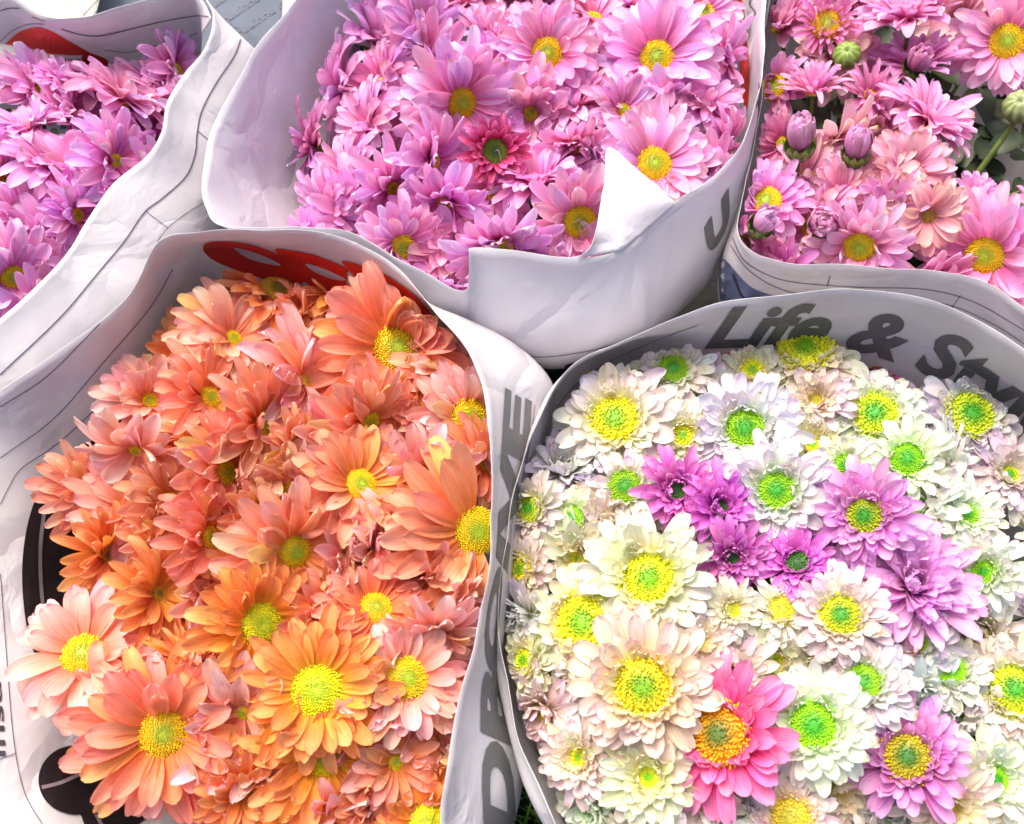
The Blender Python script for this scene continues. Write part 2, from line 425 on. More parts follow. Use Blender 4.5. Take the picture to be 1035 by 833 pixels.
# red words on the inside of the far wall, grey words up the right wall
PD.patch([(205, 252), (208, 245), (224, 243), (250, 246), (275, 254), (300, 266), (312, 280), (292, 290), (262, 280), (238, 272), (215, 262)], M_RED, 'printed_red_letter')
PD.patch([(237, 249), (255, 253), (275, 261), (284, 267), (268, 265), (250, 259)], M_PAPER, 'printed_letter_gap', lift=.0011)
PD.patch([(278, 251), (292, 252), (318, 257), (346, 268), (352, 274), (336, 272), (320, 265), (310, 265), (322, 274), (350, 286), (376, 298), (384, 312), (350, 308), (322, 295), (300, 276), (286, 260)], M_RED, 'printed_red_letter', lift=.0008)
PD.patch([(310, 265), (330, 271), (350, 281), (338, 281), (318, 273)], M_PAPER, 'printed_letter_gap', lift=.0013)
PD.patch([(346, 263), (362, 266), (387, 275), (408, 288), (428, 305), (440, 326), (424, 326), (404, 312), (385, 298), (366, 285), (354, 273)], M_RED, 'printed_red_letter', lift=.0010)
PD.patch([(383, 280), (397, 286), (405, 295), (392, 289)], M_PAPER, 'printed_letter_gap', lift=.0015)
PD.text('DBOIVE', [(519, 850), (514, 740), (502, 645), (513, 560), (529, 480), (536, 392)], [(489, 850), (485, 740), (489, 645), (501, 560), (505, 480), (510, 392)], M_GREY, bold=.05, shear=.15)
PD.line([(540, 410), (533, 460), (518, 520), (512, 580)], .0003)
# printed photograph of a black glossy object on the inside left
M_BLK = flat_mat('ink_picture_black', (.016, .010, .013), .42, .3, 60)
M_SHN = flat_mat('ink_picture_silver', (.20, .17, .18), .5, .3, 60)
PD.patch([(100, 440), (75, 455), (48, 480), (30, 520), (22, 570), (25, 625), (36, 665), (60, 700), (90, 740), (130, 720), (180, 640), (240, 560), (240, 480), (200, 400), (190, 330), (150, 395)], M_BLK, 'printed_picture')
PD.line([(64, 462), (48, 500), (40, 550), (41, 600), (47, 640)], .0022, M_SHN, 'printed_picture_highlight', lift=.0010)
PD.patch([(75+37*math.cos(a*math.pi/6), 789+35*math.sin(a*math.pi/6)) for a in range(12)], M_BLK, 'printed_picture', lift=.0009)
PD.patch([(70, 790), (110, 775), (170, 750), (215, 770), (222, 795), (160, 820), (125, 842), (92, 842), (80, 822)], M_BLK, 'printed_picture')
PD.line([(41, 797), (60, 792), (80, 783)], .0022, M_SHN, 'printed_picture_highlight', lift=.0013)
PD.line([(96, 824), (104, 840)], .0022, M_SHN, 'printed_picture_highlight', lift=.0010)

PE.text('Life & Style', [(712, 350), (780, 348), (845, 350), (905, 364), (975, 396), (1060, 460)], [(722, 311), (785, 307), (852, 308), (918, 320), (992, 350), (1085, 408)], M_GREY, bold=.034, shear=.3)
PE.line([(573, 815), (536, 745), (512, 650), (516, 560), (529, 487), (552, 428), (590, 381), (650, 349), (705, 328)], .0003)
PE.line([(541, 470), (560, 432), (595, 391), (640, 365)], .0002)
PC.line([(741, 240), (752, 262), (775, 277), (805, 285), (870, 290), (935, 292), (985, 305), (1040, 336)], .0004)
PC.line([(739, 248), (760, 275), (800, 295), (870, 302), (950, 306), (1000, 325), (1040, 350)], .0004)
PC.line([(839, 278), (836, 289)], .0005); PC.line([(971, 298), (961, 312)], .0005)
PC.patch([(730, 262), (760, 290), (800, 302), (850, 309), (850, 340), (790, 345), (735, 320)], flat_mat('paper_blue_shadow', (.10, .12, .22), .5, .6, 70), 'painted_blue_shadow')  # bluish shadow low on the paper wall, painted as a dark patch
PC.line([(742, 276), (746, 288), (752, 300), (762, 300)], .0014, M_INK, lift=.001)
PC.text('n. 2559', [(768, 17), (790, 14), (812, 7)], [(766, 3), (788, 0), (810, -7)], M_INK, bold=.0)
PC.line([(775, 21), (800, 16), (818, 8)], .0004); PC.line([(868, 10), (890, 11)], .0004)
PB.line([(492, 348), (520, 356), (555, 360), (620, 348), (680, 322), (722, 290)], .0004)
PB.text('cn', [(516, 368), (534, 372), (547, 373)], [(512, 357), (530, 360), (545, 362)], M_INK, bold=.05, shear=.4)
PB.text('siu', [(566, 376), (590, 372), (622, 362)], [(562, 365), (586, 361), (618, 351)], M_INK, bold=.05, shear=.4)
PB.text('U', [(718, 256), (742, 214)], [(708, 236), (736, 190)], M_GREY, bold=.06, shear=.2)
PB.patch([(747, -6), (753, 10), (752, 28), (747, 22)], M_RED, 'printed_red_panel')
PB.patch([(749, 28), (755, 40), (758, 62), (758, 90), (755, 112), (750, 90), (748, 55)], M_RED, 'printed_red_panel')
PB.line([(761, -4), (758, 4), (764, 12), (761, 18)], .0006); PB.line([(768, 84), (767, 96), (764, 108)], .0006)

# ---- loose sheets behind (top edge)
def sheet(name, corners, label, mat, wr=.0008, seed=0):
    root = empty(name, tuple(at(*corners[0])))
    c = [Vector(at(*p)) for p in corners]
    rows = [[tuple(c[0].lerp(c[3], t).lerp(c[1].lerp(c[2], t), s)) for s in np.linspace(0, 1, 5)] for t in np.linspace(0, 1, 4)]
    tag(root, label, 'newspaper')
    return Paper([(loft(rows, 8, 8, False, wr, seed), False)], root, mat=mat)
SB = sheet('newspaper_sheet', [(120, -60, .012), (420, -60, .012), (420, 130, -.035), (60, 130, -.03)], 'blue grey newspaper sheet with faint print showing between the wraps at the top', M_BLUE, seed=8)
for k in range(6):
    x, y = 208+k*15, -14+k*13
    SB.text('nuruuinnu nua', [(x-8, y+34), (x+62, y-14)], [(x-12, y+28), (x+58, y-20)], M_FAINT, bold=.01, step=12, name='printed_text_row')
SG = sheet('newspaper_sheet', [(-60, -60, .03), (118, -60, .03), (82, 60, .0), (-60, 60, .0)], 'pale grey newspaper sheet behind the lilac bouquet in the top left corner', M_BEIGE, seed=9)
SG.line([(102, -3), (84, 16)], .0004)
SH = sheet('newspaper_sheet', [(286, -60, .02), (420, -60, .02), (420, 60, .0), (285, 22, .004)], 'small pale newspaper corner peeking out above the plain white flap', M_BEIGE, seed=10)

# ------------------------------------------------------------------ flowers
K = {  # petal colours (base, middle, tip), disc (centre, edge), count per ring, rings, width, elevation, step, bend
 'lilac':   dict(c=((.77, .14, .44), (.88, .38, .69), (.89, .53, .82)), d=((.36, .50, .02), (.94, .70, .01)), n=22, rings=3, w=.225, e=14, st=15, b=-36),
 'rose':    dict(c=((.79, .17, .40), (.89, .40, .63), (.89, .54, .77)), d=((.40, .50, .02), (.94, .64, .01)), n=21, rings=3, w=.235, e=16, st=15, b=-34),
 'mauve':   dict(c=((.52, .07, .28), (.77, .26, .54), (.86, .44, .70)), d=((.42, .50, .02), (.92, .62, .01)), n=21, rings=3, w=.21, e=18, st=15, b=-30),
 'crimson': dict(c=((.34, .012, .06), (.56, .03, .13), (.80, .20, .42)), d=((.04, .10, .012), (.28, .36, .03)), n=20, rings=3, w=.19, e=38, st=17, b=-46),
 'faded':   dict(c=((.74, .30, .42), (.86, .47, .58), (.87, .62, .66)), d=((.50, .30, .05), (.60, .36, .06)), n=17, rings=3, w=.27, e=14, st=18, b=-44),
 'salmon':  dict(c=((.90, .29, .045), (.90, .345, .175), (.90, .43, .31)), d=((.42, .56, .02), (.96, .72, .01)), n=21, rings=3, w=.225, e=11, st=14, b=-32),
 'peach':   dict(c=((.90, .28, .13), (.90, .41, .33), (.91, .54, .51)), d=((.42, .54, .02), (.96, .70, .01)), n=18, rings=3, w=.265, e=11, st=14, b=-32),
 'orange':  dict(c=((.90, .44, .015), (.90, .29, .06), (.90, .37, .16)), d=((.50, .62, .02), (.86, .80, .01)), n=23, rings=3, w=.21, e=12, st=14, b=-30),
 'rust':    dict(c=((.84, .38, .05), (.86, .28, .07), (.88, .42, .18)), d=((.26, .24, .03), (.74, .50, .03)), n=21, rings=3, w=.205, e=20, st=15, b=-32),
 'white':   dict(c=((.66, .80, .44), (.80, .81, .80), (.82, .82, .825)), d=((.04, .38, .01), (.40, .78, .02)), n=23, rings=5, w=.245, e=2, st=14, b=-14),
 'cream':   dict(c=((.84, .76, .40), (.83, .765, .62), (.84, .79, .72)), d=((.22, .50, .01), (.94, .88, .03)), n=22, rings=5, w=.255, e=0, st=14, b=-14),
 'limey':   dict(c=((.62, .76, .32), (.85, .86, .68), (.88, .86, .80)), d=((.04, .36, .01), (.36, .70, .02)), n=20, rings=4, w=.23, e=10, st=14, b=-18),
 'blush':   dict(c=((.82, .76, .72), (.81, .70, .74), (.83, .75, .79)), d=((.05, .34, .01), (.70, .76, .03)), n=22, rings=5, w=.235, e=4, st=14, b=-16),
 'blushpeach': dict(c=((.86, .70, .58), (.88, .75, .67), (.88, .80, .76)), d=((.50, .50, .03), (.90, .76, .05)), n=21, rings=5, w=.235, e=4, st=14, b=-16),
 'orchid':  dict(c=((.66, .20, .54), (.82, .41, .73), (.86, .58, .84)), d=((.03, .32, .01), (.52, .68, .02)), n=22, rings=5, w=.225, e=8, st=13, b=-18),
 'violet':  dict(c=((.44, .06, .34), (.72, .26, .60), (.86, .52, .80)), d=((.03, .17, .01), (.56, .46, .02)), n=21, rings=5, w=.225, e=10, st=13, b=-18),
 'magenta': dict(c=((.34, .02, .28), (.64, .13, .56), (.80, .36, .76)), d=((.02, .10, .02), (.08, .24, .03)), n=20, rings=5, w=.225, e=16, st=14, b=-16),
 'hotpink': dict(c=((.84, .05, .26), (.88, .14, .44), (.88, .36, .66)), d=((.10, .16, .02), (.92, .42, .01)), n=18, rings=4, w=.25, e=8, st=15, b=-20),
 'coral':   dict(c=((.70, .10, .10), (.84, .26, .24), (.88, .46, .44)), d=((.4, .2, .02), (.6, .3, .02)), n=20, rings=4, w=.22, e=14, st=17, b=-20),
 'berry':   dict(c=((.40, .02, .10), (.64, .12, .28), (.80, .34, .50)), d=((.3, .1, .02), (.4, .2, .02)), n=20, rings=4, w=.22, e=14, st=17, b=-20),
}

NL, NW = 9, 5
TT = np.array([0, .15, .31, .47, .62, .76, .87, .95, 1.0]); SS = np.linspace(-1, 1, NW)
PF = []
for i in range(NL-1):
    for j in range(NW-1):
        PF.append((i*NW+j, i*NW+j+1, (i+1)*NW+j+1, (i+1)*NW+j))
PF = np.array(PF)
PUV = np.array([(t, (s+1)/2) for t in TT for s in SS])

def petal(L, Wd, e0, bend, cup, twist, phi, r0, z0, side, prof=.62):
    """one ray floret in flower space (axis +z): returns (NL*NW,3)"""
    wprof = np.where(TT < prof, .34+.66*np.sin(TT/prof*math.pi/2), np.sqrt(np.clip(1-((TT-prof)/(1.0-prof))**2.5, 0, 1)))
    wprof[-1] = .30
    e = np.radians(e0 + bend*TT + side[0]*np.maximum(TT-.6, 0)*2)
    ds = L*np.diff(TT)
    r = r0 + np.concatenate([[0], np.cumsum(np.cos(e[:-1])*ds)])
    z = z0 + np.concatenate([[0], np.cumsum(np.sin(e[:-1])*ds)])
    lat = side[1]*L*TT**2
    tw = twist*TT
    P = np.zeros((NL, NW, 3))
    for j, s in enumerate(SS):
        w = Wd*wprof*s
        c = cup*Wd*(abs(s)**1.7)*np.sin(np.clip(TT*1.25+.15, 0, 1)*math.pi*.5+.2) - (0.10*Wd if abs(s) == .5 else 0.0)*(TT > .1)
        # normal direction in the (r,z) plane
        nr = -np.sin(e); nz = np.cos(e)
        wl = w*np.cos(tw); wn = w*np.sin(tw)
        endn = -.05*L*(s == 0) if False else 0
        P[:, j, 0] = r + nr*(c+wn)
        P[:, j, 1] = lat + wl
        P[:, j, 2] = z + nz*(c+wn)
    # slightly notched tip
    P[-1, :, 0] -= np.array([.030, 0, .022, 0, .030])*L*np.cos(e[-1])
    cp, sp = math.cos(phi), math.sin(phi)
    X = P[..., 0]*cp - P[..., 1]*sp; Y = P[..., 0]*sp + P[..., 1]*cp
    P[..., 0] = X; P[..., 1] = Y
    return P.reshape(-1, 3)

def wall_poly(key, z):
    rim, row, c = WALLS[key]
    t = np.clip((rim[:, 2]-z)/(rim[:, 2]-row[:, 2]), 0, 1.2)[:, None]
    return (rim+(row-rim)*t)[:, :2]

def inside(poly, x, y):
    x0, y0 = poly[:, 0], poly[:, 1]; x1, y1 = np.roll(x0, -1), np.roll(y0, -1)
    cnd = (y0 > y) != (y1 > y)
    with np.errstate(divide='ignore', invalid='ignore'):
        xi = (x1-x0)*(y-y0)/(y1-y0)+x0
    return bool(np.sum(cnd & (x < xi)) % 2)

def frame(n, spin):
    a = Vector((0, 0, 1)) if abs(n.z) < .9 else Vector((1, 0, 0))
    x = a.cross(n).normalized(); y = n.cross(x)
    x2 = x*math.cos(spin)+y*math.sin(spin); y2 = n.cross(x2)
    return np.array([x2, y2, n])          # rows: axes

def lerp3(c, t):
    c = [np.array(q) for q in c]
    return c[0]+(c[1]-c[0])*min(t*2, 1) if t < .5 else c[1]+(c[2]-c[1])*(t-.5)*2

def disc_mesh(rd, dome, col, fluffy, n):
    """packed florets on a dome"""
    V = []; Fc = []; C = []
    ga = math.pi*(3-math.sqrt(5))
    # base dome
    nb = 16; rings = 5
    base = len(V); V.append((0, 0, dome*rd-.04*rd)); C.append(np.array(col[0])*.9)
    for k in range(1, rings+1):
        q = k/rings
        for j in range(nb):
            a = j/nb*2*math.pi; V.append((rd*q*math.cos(a), rd*q*math.sin(a), dome*rd*(1-q*q)-.04*rd-(.25*rd if k == rings else 0)))
            gq = min(max((q-.22)/.42, 0), 1); C.append((np.array(col[0])*(1-gq)+np.array(col[1])*gq)*.9)
    for j in range(nb): Fc.append((0, 1+j, 1+(j+1) % nb))
    for k in range(rings-1):
        for j in range(nb):
            a = 1+k*nb+j; b = 1+k*nb+(j+1) % nb; Fc.append((a, a+nb, b+nb, b))
    cf = 6
    for i in range(n):
        q = math.sqrt((i+.5)/n); a = i*ga
        jx = random.gauss(0, .012+.03*fluffy)*rd
        x, y = rd*q*math.cos(a)+jx, rd*q*math.sin(a)+jx
        zz = dome*rd*(1-q*q) - (.10*rd*math.exp(-(q/.16)**2))
        s = rd*1.02/math.sqrt(n)*1.38*(.62+.5*q)
        h = s*(.85+.5*q) + fluffy*s*(1.6*q*q)*random.uniform(.3, 1.5)
        nx, ny, nz = q*dome*1.6*math.cos(a)+random.gauss(0, .25)*fluffy, q*dome*1.6*math.sin(a)+random.gauss(0, .25)*fluffy, 1.0
        l = math.sqrt(nx*nx+ny*ny+nz*nz); n_ = np.array((nx, ny, nz))/l
        t1 = np.cross(n_, (0.3, .9, .1)); t1 /= np.linalg.norm(t1); t2 = np.cross(n_, t1)
        p = np.array((x, y, zz)); off = len(V)
        g = min(max((q-.22)/.42, 0), 1); g = g*g*(3-2*g)
        cc = (np.array(col[0])*(1-g)+np.array(col[1])*g)*random.uniform(.8, 1.15)
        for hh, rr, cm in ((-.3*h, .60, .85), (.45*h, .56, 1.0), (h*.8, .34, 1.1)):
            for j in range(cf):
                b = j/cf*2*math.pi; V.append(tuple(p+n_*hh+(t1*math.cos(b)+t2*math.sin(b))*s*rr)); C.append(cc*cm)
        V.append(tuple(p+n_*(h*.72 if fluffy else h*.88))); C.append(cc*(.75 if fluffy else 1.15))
        for lv in range(2):
            for j in range(cf):
                A = off+lv*cf+j; B = off+lv*cf+(j+1) % cf; Fc.append((A, B, B+cf, A+cf))
        for j in range(cf): Fc.append((off+2*cf+j, off+2*cf+(j+1) % cf, off+3*cf))
    return np.array(V), Fc, np.clip(np.array(C), 0, .95)

def tube(points, radii, col, seg=7):
    V = []; Fc = []
    for i, p in enumerate(points):
        a = points[max(i-1, 0)]; b = points[min(i+1, len(points)-1)]
        t = (b-a).normalized(); x = t.cross(Vector((.3, .8, .2))).normalized(); y = t.cross(x)
        for j in range(seg):
            an = j/seg*2*math.pi; V.append(tuple(p+(x*math.cos(an)+y*math.sin(an))*radii[i]))
    for i in range(len(points)-1):
        for j in range(seg):
            Fc.append((i*seg+j, i*seg+(j+1) % seg, (i+1)*seg+(j+1) % seg, (i+1)*seg+j))
    return np.array(V), Fc, np.tile(np.array(col), (len(V), 1))

def calyx_mesh(r, h):
    V = []; Fc = []; C = []
    # cup
    nb = 14; prof = [(.12, -h), (.45, -h*.9), (.8, -h*.6), (1.0, -h*.22), (1.0, 0.0)]
    for q, z in prof:
        for j in range(nb):
            a = j/nb*2*math.pi; V.append((r*q*math.cos(a), r*q*math.sin(a), z)); C.append((.10, .17, .035))
    for k in range(len(prof)-1):
        for j in range(nb): Fc.append((k*nb+j, k*nb+(j+1) % nb, (k+1)*nb+(j+1) % nb, (k+1)*nb+j))
    # bracts
    for ringi, (m, q0, q1, z0, z1) in enumerate(((9, .6, 1.12, -h*.8, -h*.05), (12, .9, 1.14, -h*.45, h*.35))):
        for i in range(m):
            a = (i+.5*ringi)/m*2*math.pi; da = .30; o = len(V)
            am = a+random.gauss(0, .05)
            pts = [(q0, -da, z0), (q0, da, z0), ((q0+q1)/2+.08, -da*.9, (z0+z1)/2), ((q0+q1)/2+.08, da*.9, (z0+z1)/2), (q1, 0, z1)]
            for q, d, z in pts:
                V.append((r*q*math.cos(am+d), r*q*math.sin(am+d), z)); C.append((.20, .30, .05) if z > z0 else (.09, .16, .03))
            Fc += [(o, o+1, o+3, o+2), (o+2, o+3, o+4)]
    return np.array(V), Fc, np.array(C)

FLOWERS = []
def flower(key, px, py, R, rd, tx, ty, kind, dz, label, cup=0, group=None, e_add=0, n_mul=1.0, stem=True, spoon=None, bud=False, deplete=0.0, detail=1.0, shade=1.0, spiky=False, stem_to=None):
    k = K[kind]; pos = at(px, py, dz)
    depth = (pos-CAM).dot(FWD)
    if key in 'ABD' and not bud: R = R*1.12
    Rw = R*depth/F; rdw = rd*depth/F
    tocam = (CAM-pos).normalized()
    if max(abs(tx), abs(ty)) > .65 and not bud: tx *= 1.3; ty *= 1.3
    n = (tocam+RIGHT*tx+UP*ty).normalized()
    M = frame(n, random.uniform(0, 6.28))
    posn = np.array(pos)
    double = k['rings'] >= 4
    V = []; C = []; UVs = []; cnt = 0; FF = []
    poly_cache = {}
    hs = .04 if key in 'AB' else .055
    hue = np.array([random.gauss(1, .015), random.gauss(1, hs), random.gauss(1, hs)])*shade
    rings = k['rings']
    for rg in range(rings):
        q = rg/(rings-1)
        m = int(round(k['n']*n_mul*(1-.22*q if not double else 1-.30*q)))
        Lb = Rw*(1.0-(.20*q if not double else .56*q)) - rdw*.8
        Lb = max(Lb, Rw*.25)
        for i in range(m):
            if random.random() < deplete+.03: continue
            phi = (i+.5*(rg % 2)+random.gauss(0, .20 if not double else .32))/m*2*math.pi + rg*.21
            L = Lb*random.uniform(.80, 1.10); Wd = Rw*k['w']*.5*random.uniform(.85, 1.2)*(1 if not double else 1-.22*q)
            if spiky: Wd *= .6
            e0 = k['e']+e_add+cup*(.5+.5*q)+k['st']*rg*(1 if not double else 1.0)+random.gauss(0, 5)
            bend = k['b']+random.gauss(0, 12)
            if random.random() < .08: bend += random.choice((-55, 45)); e0 += random.uniform(-15, 25)
            cupc = random.uniform(.25, .5) if not double else random.uniform(.28, .60)
            if bud:
                e0 = 52+10*rg+random.gauss(0, 3); bend = 70+12*rg; cupc = .25; L = Rw*1.75*random.uniform(.94, 1.05); Wd = Rw*.24
            if double: bend += 26*q
            side = (random.gauss(-8, 22), random.gauss(0, .06))
            ok = False
            for att in range(4):
                P = petal(L, Wd, e0, bend, cupc, random.gauss(0, .22), phi, rdw*(.88-.10*q) if not bud else Rw*.15, -rdw*.16+rdw*.05*rg, side, random.uniform(.55, .68))
                Pw = P@M + posn
                tips = Pw[[(NL-1)*NW+2, (NL-3)*NW, (NL-3)*NW+4]]
                okk = True
                for tp in tips:
                    zk = round(float(tp[2])*250)
                    if zk not in poly_cache: 
                        pl = wall_poly(key, zk/250); c = np.array(WALLS[key][2]); poly_cache[zk] = c+(pl-c)*.985
                    if not inside(poly_cache[zk], tp[0], tp[1]): okk = False; break
                if okk: ok = True; break
                e0 += 22; L *= .85
            if not ok: continue
            yel = key == 'D' and random.random() < .06
            pc = hue*np.array([random.gauss(1, .02), random.gauss(1, .06), random.gauss(1, .06)])*random.uniform(.93, 1.05)
            if key in 'ABD' and not bud and random.random() < .22: pc = pc*np.array((1.0, 1.28, 1.35))
            if bud: pc = pc*random.choice((.72, .9, 1.1, 1.15))
            if yel: pc = pc*np.array((1.0, 1.18, .65))
            cols = np.array([np.clip(lerp3(k['c'], t)*pc, 0, .90) for t in TT]).repeat(NW, axis=0)
            if random.random() < (.05 if kind != 'faded' else .35):      # a browned tip
                cols[-2*NW:] *= np.array((.80, .66, .50))
            if kind in ('cream', 'white', 'limey', 'blush', 'blushpeach') and q > .45:
                ty_ = np.array(k['d'][1])*.9+.08; m_ = (q-.45)*1.25*(.85 if kind in ('cream', 'blushpeach') else .6)*(1-TT.repeat(NW)[:, None]*.75)
                cols = cols*(1-m_)+ty_*m_
            V.append(Pw); C.append(cols); UVs.append(PUV+np.array((random.random()*40, random.random()*40))); FF.append(PF+cnt); cnt += NL*NW
    root = empty('chrysanthemum' if not bud else 'chrysanthemum_bud', pos)
    cat = 'flower' if not bud else 'flower bud'
    tag(root, label, cat, group)
    if V:
        mesh_obj('petals', np.concatenate(V), np.concatenate(FF), M_PETAL, root, cols=np.concatenate(C), uvs=np.concatenate(UVs), origin=posn)
    if not bud:
        nf = int((400 if rd > 14 else 150)*detail) if not double else int((330 if rd > 14 else 120)*detail)
        dv, df, dc = disc_mesh(rdw*1.03, .36 if not double else .40, k['d'], 1.0 if double and kind not in ('white', 'limey') else (.45 if double else .12), nf)
        mesh_obj('flower_centre', dv@M+posn, df, M_DISC, root, cols=dc*np.clip(hue, .9, 1.1), origin=posn)
    cr = max(rdw*.75, Rw*.16) if not bud else Rw*.62
    ch = cr*.9 if not bud else Rw*.8
    cv, cf_, cc = calyx_mesh(cr, ch)
    cv[:, 2] -= rdw*.2 if not bud else 0
    if bud: cv[:, 2] += Rw*.25
    mesh_obj('calyx', cv@M+posn, cf_, M_GREEN, root, cols=cc, origin=posn)
    # stem: leaves the calyx and bends down into the bunch
    c = WALLS[key][2]; nn = Vector(n)
    p0 = pos-nn*(rdw*.2+ch*.9); p3 = Vector((c[0]+(pos.x-c[0])*.25, c[1]+(pos.y-c[1])*.25, .12))
    p1 = p0-nn*.02+Vector((0, 0, -.012)); p2 = p0.lerp(p3, .45)+Vector(((c[0]-pos.x)*.1, (c[1]-pos.y)*.1, -.02))
    rr_ = .0016
    if stem_to: p3 = at(*stem_to); p1 = p0-nn*.01; p2 = p0.lerp(p3, .6)+Vector((0, 0, .004)); rr_ = .0022
    pts = []
    for t in np.linspace(0, 1, 9):
        a = (1-t)**3; b = 3*(1-t)**2*t; c_ = 3*(1-t)*t*t; d = t**3
        pts.append(p0*a+p1*b+p2*c_+p3*d)
    sv, sf, sc = tube(pts, [rr_]*9, (.13, .20, .04))
    mesh_obj('stem', sv, sf, M_GREEN, root, cols=sc, origin=posn)
    FLOWERS.append(root)
    return root

exec_heroes = True
GR = {'A': 'lilac flowers of the top left bouquet', 'B': 'pink flowers of the middle bouquet', 'C': 'pale pink flowers and buds of the top right bouquet',
      'D': 'orange and salmon flowers of the front left bouquet', 'E': 'white and mixed flowers of the front right bouquet'}
SIZE = {'A': (40, 190, 200, .012, -.012), 'B': (550, 110, 260, .022, -.01), 'C': (900, 140, 240, .016, -.012),
        'D': (290, 560, 300, .022, -.012), 'E': (790, 600, 320, .014, -.022)}
def dome(key, px, py):
    cx, cy, r, top, edge = SIZE[key]
    q = min(((px-cx)**2+(py-cy)**2)/r**2, 1.3)
    return top+(edge-top)*q

